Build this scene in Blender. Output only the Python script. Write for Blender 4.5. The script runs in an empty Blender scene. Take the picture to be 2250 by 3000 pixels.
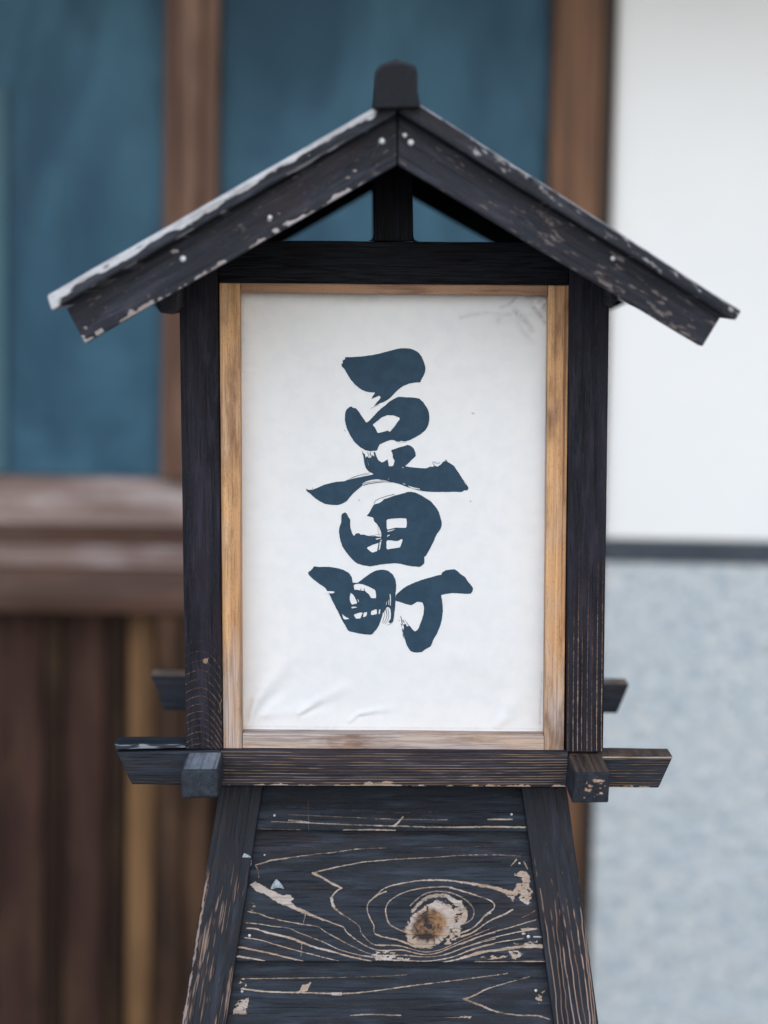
import bpy, bmesh, math, random
import numpy as np
from mathutils import Vector, Matrix
from mathutils.geometry import tessellate_polygon

S = bpy.context.scene
R = math.radians
rng = np.random.RandomState(7)

# ------------------------------------------------------------------ camera
F = 6600.0                       # focal length in photo pixels (photo 2250 x 3000)
EYE = 1.62
ROLL = R(1.05)
yc = Vector((-56 / F, 727 / F, -1)).normalized()          # world +Y seen by the camera
t = Vector((math.sin(ROLL), math.cos(ROLL), 0))
zc = (t - t.dot(yc) * yc).normalized()
xc = yc.cross(zc)
ROT = Matrix(((xc.x, yc.x, zc.x), (xc.y, yc.y, zc.y), (xc.z, yc.z, zc.z))).transposed()   # camera -> world
cd = bpy.data.cameras.new("camera")
cam = bpy.data.objects.new("camera", cd)
S.collection.objects.link(cam)
cam.matrix_world = Matrix.Translation((0, 0, EYE)) @ ROT.to_4x4()
cd.sensor_fit = 'HORIZONTAL'
cd.sensor_width = 24.0
cd.lens = F / 2250 * 24.0
cd.clip_start = 0.05
cd.clip_end = 500
cd.dof.use_dof = True
cd.dof.focus_distance = 2.395
cd.dof.aperture_fstop = 2.0
S.camera = cam
RN = np.array(ROT)

# ------------------------------------------------------------------ light
w = bpy.data.worlds.new("World")
S.world = w
w.use_nodes = True
nt = w.node_tree
nt.nodes.clear()
sky = nt.nodes.new('ShaderNodeTexSky')
sky.sky_type = 'NISHITA'
sky.sun_disc = False
sky.sun_elevation = R(27)
sky.sun_rotation = R(160)
sky.dust_density = .7
sky.ozone_density = 1.0
bg = nt.nodes.new('ShaderNodeBackground')
bg.inputs[1].default_value = 0.12
wo = nt.nodes.new('ShaderNodeOutputWorld')
nt.links.new(sky.outputs[0], bg.inputs[0])
nt.links.new(bg.outputs[0], wo.inputs[0])
sl = bpy.data.lights.new("sun", 'SUN')
sl.energy = 1.5
sl.angle = R(70)
sl.color = (1.0, 0.99, 0.98)
sun = bpy.data.objects.new("sun", sl)
S.collection.objects.link(sun)
# light comes from behind and above the camera, a little from the left
el, az = R(26), R(160)
sd = Vector((math.sin(az) * math.cos(el) * -1, math.cos(az) * math.cos(el), math.sin(el)))
sun.rotation_euler = sd.to_track_quat('Z', 'Y').to_euler()
S.view_settings.view_transform = 'Standard'
S.view_settings.look = 'None'
S.view_settings.gamma = 1
S.view_settings.use_curve_mapping = False
S.view_settings.exposure = 0.50
S.render.engine = 'CYCLES'
S.cycles.use_denoising = True
S.cycles.max_bounces = 6

# ------------------------------------------------------------------ helpers
C = S.collection
GZ = -0.07         # street level below the eye

def P(x, y, Y):
    """photo pixel(s) -> world point(s) on the plane at depth Y (arrays welcome)"""
    x = np.asarray(x, float); y = np.asarray(y, float); Y = np.asarray(Y, float)
    d = np.stack([(x - 1125) / F, -(y - 1500) / F, -np.ones_like(x * y)], -1) @ RN.T
    k = Y / d[..., 1]
    p = d * k[..., None]
    p[..., 2] += EYE
    return p

def _h(i, j, s):
    n = (i * 374761393 + j * 668265263 + s * 1442695041) & 0x7fffffff
    n = ((n ^ (n >> 13)) * 1274126177) & 0x7fffffff
    return ((n ^ (n >> 16)) & 0xffff) / 65535.0

def noise(x, y, s=0):
    x = np.asarray(x, float); y = np.asarray(y, float)
    xi = np.floor(x).astype(np.int64); yi = np.floor(y).astype(np.int64)
    fx = x - xi; fy = y - yi
    fx = fx * fx * (3 - 2 * fx); fy = fy * fy * (3 - 2 * fy)
    a = _h(xi, yi, s); b = _h(xi + 1, yi, s); c = _h(xi, yi + 1, s); d = _h(xi + 1, yi + 1, s)
    return (a + (b - a) * fx) * (1 - fy) + (c + (d - c) * fx) * fy

def fbm(x, y, s=0, o=4):
    v = 0; a = .5; k = 1; tot = 0
    for i in range(o):
        v = v + a * noise(x * k, y * k, s + i * 17); tot += a; a *= .5; k *= 2.03
    return v / tot

def sstep(v, a, b):
    q = np.clip((v - a) / (b - a), 0, 1)
    return q * q * (3 - 2 * q)

def dist_line(px, py, pts, w0, w1):
    """coverage 0..1 of a tapered polyline, ragged edges (photo pixels)"""
    pts = np.array(pts, float)
    # catmull-rom refine
    if len(pts) > 2:
        q = [pts[0]]
        for i in range(len(pts) - 1):
            p0 = pts[max(i - 1, 0)]; p1 = pts[i]; p2 = pts[i + 1]; p3 = pts[min(i + 2, len(pts) - 1)]
            for tt in (.33, .66, 1):
                q.append(.5 * (2 * p1 + (p2 - p0) * tt + (2 * p0 - 5 * p1 + 4 * p2 - p3) * tt ** 2 + (3 * p1 - p0 - 3 * p2 + p3) * tt ** 3))
        pts = np.array(q)
    out = np.zeros(px.shape)
    seg = np.linalg.norm(np.diff(pts, axis=0), axis=1); L = max(seg.sum(), 1e-6); acc = 0
    m = max(w0, w1) * 1.5 + 6
    lo = pts.min(0) - m; hi = pts.max(0) + m
    sel = np.where((px > lo[0]) & (px < hi[0]) & (py > lo[1]) & (py < hi[1]))
    if not len(sel[0]): return out
    x = px[sel]; y = py[sel]; best = np.full(x.shape, -9.0)
    for i in range(len(seg)):
        a = pts[i]; b = pts[i + 1]; d = b - a
        tt = np.clip(((x - a[0]) * d[0] + (y - a[1]) * d[1]) / max(d @ d, 1e-9), 0, 1)
        dd = np.hypot(x - a[0] - tt * d[0], y - a[1] - tt * d[1])
        ww = (w0 + (w1 - w0) * (acc + tt * seg[i]) / L) * .43
        best = np.maximum(best, ww - dd); acc += seg[i]
    n = fbm(x / 9, y / 5, 3, 3) - .5
    wid = max(w0, w1)
    out[sel] = sstep(best + n * (1.2 + wid * .3), -1.5, 1.1) * (.66 + .62 * fbm(x / 30, y / 18, int(pts[0][0]) % 97, 3)) * (.80 + .4 * noise(x / 1.7, y / 1.3, 7))
    out[sel] = np.maximum(out[sel], sstep(best, -4.5 - wid * .4, .5) * .42 * sstep(fbm(x / 16, y / 3, 21, 3), .30, .62))
    return out

def in_poly(px, py, poly):
    poly = np.array(poly, float); ins = np.zeros(px.shape, bool); j = len(poly) - 1
    for i in range(len(poly)):
        xi, yi = poly[i]; xj, yj = poly[j]
        c = ((yi > py) != (yj > py)) & (px < (xj - xi) * (py - yi) / (yj - yi + 1e-9) + xi)
        ins ^= c; j = i
    return ins

def patch(px, py, poly, rag=5, holes=.0):
    """ragged worn patch inside a traced outline"""
    n1 = fbm(px / 14, py / 6, 11, 3) - .5; n2 = fbm(px / 14, py / 6, 29, 3) - .5
    m = in_poly(px + n1 * rag * 3, py + n2 * rag * 2, poly).astype(float)
    if holes: m = m * sstep(fbm(px / 8, py / 4, 41, 3), holes - .06, holes + .06)
    return m

def ob_from(name, verts, faces, mat, parent=None, root=None, smooth=False):
    me = bpy.data.meshes.new(name)
    o = bpy.data.objects.new(name, me); C.objects.link(o)
    v = np.asarray(verts, float)
    if root is not None: v = v - np.array(root)
    f = np.asarray(faces)
    if f.dtype == object or f.ndim != 2:
        me.from_pydata(v.tolist(), [], [list(map(int, q)) for q in faces])
    else:
        n = len(f); k = f.shape[1]
        me.vertices.add(len(v)); me.vertices.foreach_set('co', v.ravel())
        me.loops.add(n * k); me.loops.foreach_set('vertex_index', f.ravel().astype(np.int32))
        me.polygons.add(n); me.polygons.foreach_set('loop_start', np.arange(0, n * k, k, dtype=np.int32))
        me.update(calc_edges=True)
    me.validate()
    if smooth: me.polygons.foreach_set('use_smooth', np.ones(len(me.polygons), bool))
    me.materials.append(mat)
    if parent: o.parent = parent
    return o

def set_attr(o, name, arr):
    me = o.data; a = np.asarray(arr, float)
    if a.ndim == 2:
        at = me.attributes.new(name, 'FLOAT_VECTOR', 'POINT'); at.data.foreach_set('vector', a.ravel())
    else:
        at = me.attributes.new(name, 'FLOAT', 'POINT'); at.data.foreach_set('value', a.ravel())

_seed = [0]
def beam(name, corners, Y, depth, mat, parent, root, res=None, r=.0012, grain='s', wear=None, disp=None,
         back=None, rough=.0004, tone=None, dirv=(0, 1, 0), toplight_wear=0):
    """a rounded timber whose front face is the quad of photo pixels TL,TR,BR,BL at depth Y (number or 4)"""
    _seed[0] += 1; sd_ = _seed[0]
    c = np.array(corners, float)
    Ys = np.full(4, float(Y)) if np.isscalar(Y) else np.array(Y, float)
    W = P(c[:, 0], c[:, 1], Ys)
    if isinstance(dirv, str): dirv = (0, 1, 0)
    Lx = (np.linalg.norm(W[1] - W[0]) + np.linalg.norm(W[2] - W[3])) / 2
    Ly = (np.linalg.norm(W[3] - W[0]) + np.linalg.norm(W[2] - W[1])) / 2
    Lz = depth
    if res is None: res = (max(int(Lx / .02), 2), max(int(Ly / .02), 2))
    def samp(n, L):
        e = min(r, L * .2) / L
        return np.concatenate([[0, e * .3, e], np.linspace(e, 1 - e, n + 1)[1:-1], [1 - e, 1 - e * .3, 1]])
    A = samp(res[0], Lx); B = samp(res[1], Ly); D = samp(2, Lz)
    na, nb, nd = len(A), len(B), len(D)
    quads = []
    def grid(n, m, fn):
        i, j = np.meshgrid(np.arange(n - 1), np.arange(m - 1), indexing='ij')
        i = i.ravel(); j = j.ravel()
        return np.stack([fn(i, j), fn(i + 1, j), fn(i + 1, j + 1), fn(i, j + 1)], 1)
    def code(a, b, d): return (a.astype(np.int64) * 4096 + b) * 4096 + d
    z = lambda q, v: np.full_like(q, v)
    quads.append(grid(na, nb, lambda i, j: code(i, j, z(i, 0)))[:, ::-1])
    quads.append(grid(na, nb, lambda i, j: code(i, j, z(i, nd - 1))))
    quads.append(grid(na, nd, lambda i, j: code(i, z(i, 0), j)))
    quads.append(grid(na, nd, lambda i, j: code(i, z(i, nb - 1), j))[:, ::-1])
    quads.append(grid(nb, nd, lambda i, j: code(z(i, 0), i, j))[:, ::-1])
    quads.append(grid(nb, nd, lambda i, j: code(z(i, na - 1), i, j)))
    Q = np.concatenate(quads)
    u, inv = np.unique(Q, return_inverse=True); Q = inv.reshape(Q.shape)
    ia = u >> 24; ib = (u >> 12) & 4095; idd = u & 4095
    p = np.stack([A[ia] * Lx, B[ib] * Ly, D[idd] * Lz], 1)
    L = np.array([Lx, Ly, Lz]); rr = np.minimum(r, L * .2)
    inner = np.clip(p, rr, L - rr); d = p - inner
    ln = np.linalg.norm(d / rr, axis=1, keepdims=True); ln[ln < 1] = 1
    p = inner + d / ln
    s = p[:, 0] / Lx; tt = p[:, 1] / Ly
    # slightly crooked outline
    gx, gy = (p[:, 0], p[:, 1]) if grain == 's' else (p[:, 1], p[:, 0])
    wob = (fbm(gx * 18, gy * 2 + sd_ * 7.3, sd_, 3) - .5) * rough * 2
    px = (c[0, 0] * (1 - s) + c[1, 0] * s) * (1 - tt) + (c[3, 0] * (1 - s) + c[2, 0] * s) * tt
    py = (c[0, 1] * (1 - s) + c[1, 1] * s) * (1 - tt) + (c[3, 1] * (1 - s) + c[2, 1] * s) * tt
    Wp = ((W[0][None] * (1 - s)[:, None] + W[1][None] * s[:, None]) * (1 - tt)[:, None]
          + (W[3][None] * (1 - s)[:, None] + W[2][None] * s[:, None]) * tt[:, None])
    dv = np.array(dirv, float); dv /= np.linalg.norm(dv)
    Wp = Wp + dv[None] * p[:, 2:3]
    Wp[:, 2] += wob; Wp[:, 0] += wob * .6
    front = (idd <= 1)
    if disp is not None: Wp[:, 1] -= disp(px, py) * front
    if back is not None: Wp = Wp + np.array(back)
    # winding
    o = ob_from(name, Wp, Q, mat, parent, root)
    gc = np.stack([p[:, 0], p[:, 1], p[:, 2]], 1) if grain == 's' else (
        np.stack([p[:, 1], p[:, 0], p[:, 2]], 1) if grain == 't' else np.stack([p[:, 2], p[:, 0], p[:, 1]], 1))
    gc = gc + np.array([sd_ * 1.37, sd_ * .713, sd_ * .291])
    set_attr(o, 'gc', gc)
    st = np.stack([s, tt, p[:, 2] / Lz], 1); set_attr(o, 'st', st)
    wv = np.zeros(len(px))
    if wear is not None: wv = wear(px, py) * np.where(front, 1, 0)
    if wear is not None and hasattr(wear, 'allround'): wv = wear(px, py)
    if toplight_wear: wv = np.maximum(wv, (tt < .004) * toplight_wear * (.6 + .8 * fbm(p[:, 0] * 300, p[:, 2] * 40, sd_, 3)))  # paler top faces: weathering plus overhead light painted into the wear value
    set_attr(o, 'wear', wv)
    if tone is not None: set_attr(o, 'tone', tone(px, py)); set_attr(o, 'hue', b2_hue(px, py))
    me = o.data; bm = bmesh.new(); bm.from_mesh(me); bmesh.ops.recalc_face_normals(bm, faces=bm.faces); bm.to_mesh(me); bm.free()
    return o

def prism(name, poly, Y0, Y1, mat, parent, root, bev=.001, back=None, axis='y'):
    """outline in photo pixels at depth Y0, extruded straight back to depth Y1"""
    _seed[0] += 1; sd_ = _seed[0]
    pl = np.array(poly, float); W = P(pl[:, 0], pl[:, 1], float(Y0))
    bm = bmesh.new()
    a = [bm.verts.new(v) for v in W]; b = [bm.verts.new((v[0], Y1, v[2])) for v in W]
    n = len(a); bm.faces.new(a); bm.faces.new(b[::-1])
    for i in range(n): bm.faces.new((a[i], b[i], b[(i + 1) % n], a[(i + 1) % n]))
    bmesh.ops.recalc_face_normals(bm, faces=bm.faces)
    if bev: bmesh.ops.bevel(bm, geom=bm.edges[:], offset=bev, segments=2, affect='EDGES', profile=.6)
    if back is not None: bmesh.ops.translate(bm, verts=bm.verts, vec=back)
    gc = np.array([(v.co.y, v.co.x, v.co.z) if axis == 'y' else (v.co.x, v.co.z, v.co.y) for v in bm.verts]) + sd_ * .77
    if root is not None: bmesh.ops.translate(bm, verts=bm.verts, vec=-Vector(root))
    me = bpy.data.meshes.new(name); bm.to_mesh(me); bm.free()
    me.materials.append(mat); o = bpy.data.objects.new(name, me); C.objects.link(o)
    if parent: o.parent = parent
    set_attr(o, 'gc', gc); set_attr(o, 'wear', np.zeros(len(gc)))
    return o

def wbox(name, x0, x1, y0, y1, z0, z1, mat, parent, root, bev=.003, grain='x', prof=None):
    """box (or XZ.. profile) in world metres; prof = list of (y,z) outline extruded along x"""
    _seed[0] += 1; sd_ = _seed[0]
    bm = bmesh.new()
    if prof is None: prof = [(y0, z0), (y0, z1), (y1, z1), (y1, z0)]
    a = [bm.verts.new((x0, q[0], q[1])) for q in prof]; b = [bm.verts.new((x1, q[0], q[1])) for q in prof]
    n = len(a); bm.faces.new(a); bm.faces.new(b[::-1])
    for i in range(n): bm.faces.new((a[i], b[i], b[(i + 1) % n], a[(i + 1) % n]))
    bmesh.ops.recalc_face_normals(bm, faces=bm.faces)
    if bev: bmesh.ops.bevel(bm, geom=bm.edges[:], offset=bev, segments=1, affect='EDGES')
    gc = np.array([(v.co.x, v.co.z, v.co.y) if grain == 'x' else (v.co.z, v.co.x, v.co.y) for v in bm.verts]) + sd_ * 1.77
    if root is not None: bmesh.ops.translate(bm, verts=bm.verts, vec=-Vector(root))
    me = bpy.data.meshes.new(name); bm.to_mesh(me); bm.free()
    me.materials.append(mat); o = bpy.data.objects.new(name, me); C.objects.link(o)
    if parent: o.parent = parent
    set_attr(o, 'gc', gc)
    return o

# ------------------------------------------------------------------ materials
class N:
    def __init__(s, name):
        s.m = bpy.data.materials.new(name); s.m.use_nodes = True; s.t = s.m.node_tree; s.t.nodes.clear()
        s.out = s.t.nodes.new('ShaderNodeOutputMaterial'); s.b = s.t.nodes.new('ShaderNodeBsdfPrincipled')
        s.t.links.new(s.b.outputs[0], s.out.inputs[0])
    def link(s, v, inp):
        if isinstance(v, (int, float)): inp.default_value = v
        elif isinstance(v, tuple): inp.default_value = v if len(v) == 4 or inp.type == 'VECTOR' else (*v, 1)
        else: s.t.links.new(v, inp)
    def attr(s, name, out='Vector'):
        n = s.t.nodes.new('ShaderNodeAttribute'); n.attribute_name = name; return n.outputs[out]
    def scale(s, v, sc, off=(0, 0, 0)):
        n = s.t.nodes.new('ShaderNodeMapping'); s.link(v, n.inputs[0]); n.inputs['Scale'].default_value = sc
        n.inputs['Location'].default_value = off; return n.outputs[0]
    def noise(s, v, scale=1, detail=3, rough=.55, dist=0):
        n = s.t.nodes.new('ShaderNodeTexNoise'); s.link(v, n.inputs['Vector']); n.inputs['Scale'].default_value = scale
        n.inputs['Detail'].default_value = detail; n.inputs['Roughness'].default_value = rough
        n.inputs['Distortion'].default_value = dist; return n.outputs[0]
    def math(s, op, a, b=0, c=0, clamp=False):
        n = s.t.nodes.new('ShaderNodeMath'); n.operation = op; s.link(a, n.inputs[0]); s.link(b, n.inputs[1])
        if op in ('MULTIPLY_ADD', 'SMOOTH_MIN'): s.link(c, n.inputs[2])
        n.use_clamp = clamp; return n.outputs[0]
    def ss(s, v, a, b, lo=0., hi=1.):
        n = s.t.nodes.new('ShaderNodeMapRange'); n.interpolation_type = 'SMOOTHSTEP'; s.link(v, n.inputs[0])
        n.inputs[1].default_value = a; n.inputs[2].default_value = b; n.inputs[3].default_value = lo; n.inputs[4].default_value = hi
        return n.outputs[0]
    def mix(s, f, a, b, mode='MIX'):
        n = s.t.nodes.new('ShaderNodeMix'); n.data_type = 'RGBA'; n.blend_type = mode
        s.link(f, n.inputs[0]); s.link(a, n.inputs[6]); s.link(b, n.inputs[7]); return n.outputs[2]
    def bump(s, h, dist, st=1.0, nrm=None):
        n = s.t.nodes.new('ShaderNodeBump'); s.link(h, n.inputs['Height']); n.inputs['Distance'].default_value = dist
        n.inputs['Strength'].default_value = st
        if nrm: s.link(nrm, n.inputs['Normal'])
        return n.outputs[0]
    def done(s, col, rough=.6, nrm=None, spec=.4, **kw):
        s.link(col, s.b.inputs['Base Color']); s.link(rough, s.b.inputs['Roughness'])
        s.b.inputs['Specular IOR Level'].default_value = spec
        if nrm: s.link(nrm, s.b.inputs['Normal'])
        for k, v in kw.items(): s.b.inputs[k].default_value = v
        return s.m

def charred(name, pale=(.55, .47, .42), tan=(.42, .27, .17), dark=(.0045, .0055, .009), mid=(.013, .0165, .025),
            auto=.0, spec=.22, lines=0.0, rag=.34, shn=.75, purple=(.030, .020, .024)):
    n = N(name); g = n.attr('gc'); wv = n.attr('wear', 'Fac')
    fib = n.noise(n.scale(g, (30, 750, 750)), 1, 3, .6)
    fib2 = n.noise(n.scale(g, (90, 1500, 1500)), 1, 2, .6)
    band = n.noise(n.scale(g, (3, 60, 60)), 1, 3, .5, .3)
    big = n.noise(n.scale(g, (7, 22, 22)), 1, 3, .6)
    col = n.mix(n.ss(band, .35, .65), dark, mid)
    col = n.mix(n.ss(fib, .38, .62), col, n.mix(.5, col, (.022, .028, .040)))
    col = n.mix(n.ss(big, .5, .72, 0, .55), col, purple)
    sheen = n.noise(n.scale(g, (16, 110, 110)), 1, 4, .65, .3)
    col = n.mix(n.ss(sheen, .46, .74, 0, shn), col, tuple(q * 2.6 for q in mid))  # sheen highlights painted into the base colour as random streaks
    # fibre raised and rubbed bare
    w2 = n.math('MULTIPLY_ADD', n.math('SUBTRACT', fib, .5), rag, wv)
    w2 = n.math('MULTIPLY_ADD', n.math('SUBTRACT', fib2, .5), rag, w2)
    if auto:
        edge = n.math('MULTIPLY', n.ss(n.math('MULTIPLY_ADD', fib, .6, n.math('MULTIPLY', big, .7)), .80, .95), auto)
        w2 = n.math('ADD', w2, edge)
    if lines:
        # growth rings standing proud: distorted bands across the grain
        s_ = n.t.nodes.new('ShaderNodeSeparateXYZ'); n.link(g, s_.inputs[0])
        d_ = n.noise(n.scale(g, (4, 30, 30)), 1, 2)
        q = n.math('MULTIPLY_ADD', d_, .012, s_.outputs[1])
        q = n.math('SINE', n.math('MULTIPLY', q, 6.283 * lines))
        rg = n.math('MULTIPLY', n.ss(q, .86, 1.0), n.ss(big, .42, .60))
        w2 = n.math('MULTIPLY_ADD', rg, .42, w2)
    wm = n.ss(w2, .16, .50)
    pc = n.mix(n.ss(n.noise(n.scale(g, (25, 60, 60)), 1, 3), .42, .6), pale, tan)
    pc = n.mix(n.ss(fib2, .35, .65, 0, .30), pc, (.14, .11, .11))
    half = tuple(q * .30 for q in tan)
    wc = n.mix(n.ss(w2, .22, .58), (purple[0] * 1.1, purple[1] * 1.1, purple[2] * 1.1), half)
    wc = n.mix(n.ss(w2, .50, .95), wc, pc)
    col = n.mix(wm, col, wc)
    mic = n.noise(n.scale(g, (220, 1300, 1300)), 1, 2, .7)
    col = n.mix(n.ss(mic, .54, .72, 0, .5), col, tuple(q * 2.4 for q in mid))
    crk = n.noise(n.scale(g, (9, 420, 420)), 1, 2, .6, .2)
    col = n.mix(n.ss(crk, .62, .72, 0, .45), col, (.0022, .0024, .0035))
    h = n.math('MULTIPLY_ADD', fib, .5, n.math('MULTIPLY', band, .6))
    h = n.math('MULTIPLY_ADD', n.ss(crk, .60, .68), -.6, h)
    h = n.math('MULTIPLY_ADD', wm, .35, h)
    return n.done(col, n.ss(fib, .3, .7, .50, .78), n.bump(h, .0010, .8), spec)

M_char = charred('charred_wood', auto=.15, spec=.25)
M_charb = charred('charred_board', auto=.12, pale=(.50, .445, .415), tan=(.42, .32, .25), dark=(.0045, .0062, .0105), mid=(.014, .020, .031))
M_charg = charred('charred_beam', auto=.12, lines=0, pale=(.45, .37, .34), tan=(.40, .28, .19), dark=(.008, .007, .010), mid=(.022, .0185, .027), purple=(.045, .028, .034), rag=.12)
M_barge = charred('painted_bargeboard', auto=.0, pale=(.46, .43, .45), tan=(.32, .28, .28), dark=(.009, .0098, .015), mid=(.019, .0205, .030))
M_roof = charred('weathered_roof_board', auto=.3, pale=(.60, .62, .66), tan=(.46, .46, .48), mid=(.022, .024, .032))
M_black = charred('soot_black_wood', auto=.0, dark=(.0014, .0013, .0016), mid=(.0040, .0035, .0045), purple=(.004, .003, .0035), spec=.07, shn=.15)
M_ridge = charred('ridge_wood', auto=.1, dark=(.003, .0035, .005), mid=(.005, .006, .008), purple=(.012, .010, .012), spec=.2)
M_grey = charred('grey_weathered_timber', auto=.2, pale=(.26, .30, .36), tan=(.20, .24, .29), dark=(.011, .014, .020), mid=(.026, .034, .046), purple=(.03, .034, .042), shn=.25)
M_post = charred('charred_post', auto=.10, pale=(.30, .25, .25), tan=(.33, .22, .15), dark=(.0055, .0052, .0075), mid=(.018, .0155, .023), purple=(.026, .013, .014), spec=.1, shn=.5)

def pale_wood(name, c1, c2, c3, grey=(.48, .42, .40)):
    n = N(name); g = n.attr('gc'); wv = n.attr('wear', 'Fac')
    fib = n.noise(n.scale(g, (18, 620, 620)), 1, 4, .6)
    ring = n.noise(n.scale(g, (1.6, 130, 130)), 1, 2, .5, .2)
    fine = n.noise(n.scale(g, (350, 900, 900)), 1, 2, .6)
    col = n.mix(n.ss(ring, .36, .62), c1, c2)
    col = n.mix(n.ss(ring, .60, .68, 0, .8), col, c3)
    col = n.mix(n.ss(fib, .5, .7, 0, .6), col, c3)
    col = n.mix(n.ss(fine, .56, .72, 0, .45), col, c3)
    gm = n.math('MULTIPLY', wv, n.ss(n.noise(n.scale(g, (8, 60, 60)), 1, 3), .25, .6, .5, 1.0), clamp=True)
    gc_ = n.mix(n.ss(fib, .38, .62), grey, (.30, .24, .22))
    col = n.mix(gm, col, gc_)
    st = n.noise(n.scale(g, (9, 45, 45)), 1, 5, .65)
    col = n.mix(n.ss(st, .47, .70, 0, .8), col, c3)
    return n.done(col, .62, n.bump(n.math('ADD', fib, n.math('MULTIPLY', ring, .8)), .0006, .7), .3)

M_frame = pale_wood('pale_frame_wood', (.68, .41, .21), (.50, .275, .135), (.14, .068, .035))
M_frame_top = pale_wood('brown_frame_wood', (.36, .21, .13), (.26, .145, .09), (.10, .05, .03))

def paper_mat():
    n = N('paper'); g = n.attr('gc'); stn = n.attr('stain', 'Fac')
    f1 = n.noise(n.scale(g, (1400, 1400, 1400)), 1, 2, .6); f2 = n.noise(n.scale(g, (60, 60, 60)), 1, 4, .6)
    f3 = n.noise(n.scale(g, (8, 8, 8)), 1, 3)
    col = n.mix(n.ss(f2, .35, .7), (.74, .75, .765), (.70, .72, .745))
    col = n.mix(n.ss(f1, .60, .78, 0, .35), col, (.60, .63, .68))
    col = n.mix(n.ss(f3, .45, .75, 0, .35), col, (.74, .78, .83))
    s2 = n.math('MULTIPLY', stn, n.ss(f1, .30, .62, .35, 1.0))
    col = n.mix(s2, col, (.16, .17, .21))
    return n.done(col, .85, n.bump(n.math('MULTIPLY_ADD', f2, .6, n.math('MULTIPLY', f1, .3)), .0004, .5), .15)
M_paper = paper_mat()

def ink_mat():
    n = N('blue_black_ink'); g = n.attr('gc')
    f1 = n.noise(n.scale(g, (1600, 1600, 1600)), 1, 2, .6); f2 = n.noise(n.scale(g, (70, 70, 70)), 1, 4, .6)
    f3 = n.noise(n.scale(g, (250, 2500, 2500)), 1, 2, .6)
    col = n.mix(n.ss(f2, .35, .65), (.019, .045, .076), (.025, .057, .093))
    col = n.mix(n.ss(f1, .45, .7, 0, .55), col, (.050, .095, .145))
    col = n.mix(n.ss(f3, .5, .7, 0, .4), col, (.015, .034, .058))
    return n.done(col, .75, n.bump(f1, .0003, .4), .2)
M_ink = ink_mat()

def simple(name, col, rough=.5, spec=.5, var=None, sc=20, bump=0, bs=40, metal=0):
    n = N(name); tc = n.t.nodes.new('ShaderNodeTexCoord').outputs['Object']
    a = n.noise(tc, sc, 4, .6); c = n.mix(n.ss(a, .3, .7), col, var) if var else col
    nr = n.bump(n.noise(tc, bs, 5, .65), bump, 1) if bump else None
    if not var and not isinstance(c, tuple): pass
    return n.done(c, rough, nr, spec, Metallic=metal)
M_nail = simple('galvanised_nail', (.66, .70, .73), .45, .5, (.42, .44, .46), 400, metal=.3)

def brown(name, c1, c2, c3, grey=(.30, .26, .26), ga=.5, spec=.35):
    n = N(name); g = n.attr('gc')
    fib = n.noise(n.scale(g, (3, 110, 110)), 1, 4, .6); big = n.noise(n.scale(g, (2.2, 22, 22)), 1, 3, .55, .4)
    patchy = n.noise(n.scale(g, (3.5, 14, 14)), 1, 4, .6)
    col = n.mix(n.ss(big, .35, .65), c1, c2)
    col = n.mix(n.ss(fib, .45, .68, 0, .7), col, c3)
    col = n.mix(n.ss(patchy, .48, .70, 0, ga), col, grey)
    return n.done(col, .6, n.bump(fib, .002, .6), spec)
M_stile = brown('brown_stile_wood', (.165, .085, .055), (.095, .048, .032), (.045, .024, .018), (.27, .165, .12), .6)
M_corner = brown('brown_corner_post', (.175, .083, .042), (.11, .052, .028), (.055, .027, .016), (.20, .10, .055), .4)
M_dark = brown('dark_brown_wood', (.040, .024, .018), (.026, .017, .013), (.014, .010, .008), (.05, .035, .03), .3)
M_railg = brown('greyed_rail_wood', (.27, .19, .165), (.19, .13, .115), (.11, .068, .055), (.40, .35, .345), .75)
M_rail = brown('reddish_rail_wood', (.105, .054, .038), (.070, .036, .027), (.032, .018, .014), (.13, .085, .07), .4)
M_plank = [brown('plank_%s' % k, *v, spec=.08) for k, v in dict(
    umber=((.040, .022, .015), (.022, .013, .010), (.012, .009, .008), (.070, .042, .022), .5),
    plum=((.066, .033, .026), (.034, .018, .015), (.018, .012, .011), (.085, .050, .030), .5),
    ochre=((.27, .150, .072), (.15, .085, .045), (.06, .036, .022), (.12, .08, .05), .6)).items()]

M_low = brown('dark_lower_stile', (.070, .040, .026), (.036, .021, .015), (.016, .010, .008), (.13, .070, .040), .6, spec=.1)
def plaster(name, c1, c2, sc, bd, bs, rough=.9):
    n = N(name); tc = n.t.nodes.new('ShaderNodeTexCoord').outputs['Object']
    a = n.noise(tc, sc, 5, .65, .4); b = n.noise(tc, bs, 5, .7)
    col = n.mix(n.ss(a, .36, .64), c1, c2)
    col = n.mix(n.ss(b, .5, .75, 0, .35 if bd > .004 else .05), col, c2)
    return n.done(col, rough, n.bump(b, bd, .9), .2)
M_pl_up = plaster('smooth_white_plaster', (.84, .862, .88), (.82, .845, .865), 3, .0008, 60)
M_pl_low = plaster('rough_bluish_plaster', (.80, .84, .86), (.53, .63, .71), 55, .014, 90)
M_band = simple('blue_black_band', (.030, .042, .062), .6, .4, (.055, .068, .088), 6, .001, 80)
M_ground = simple('pale_stone_paving', (.26, .265, .27), .9, .3, (.20, .205, .21), 6, .004, 200)

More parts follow.
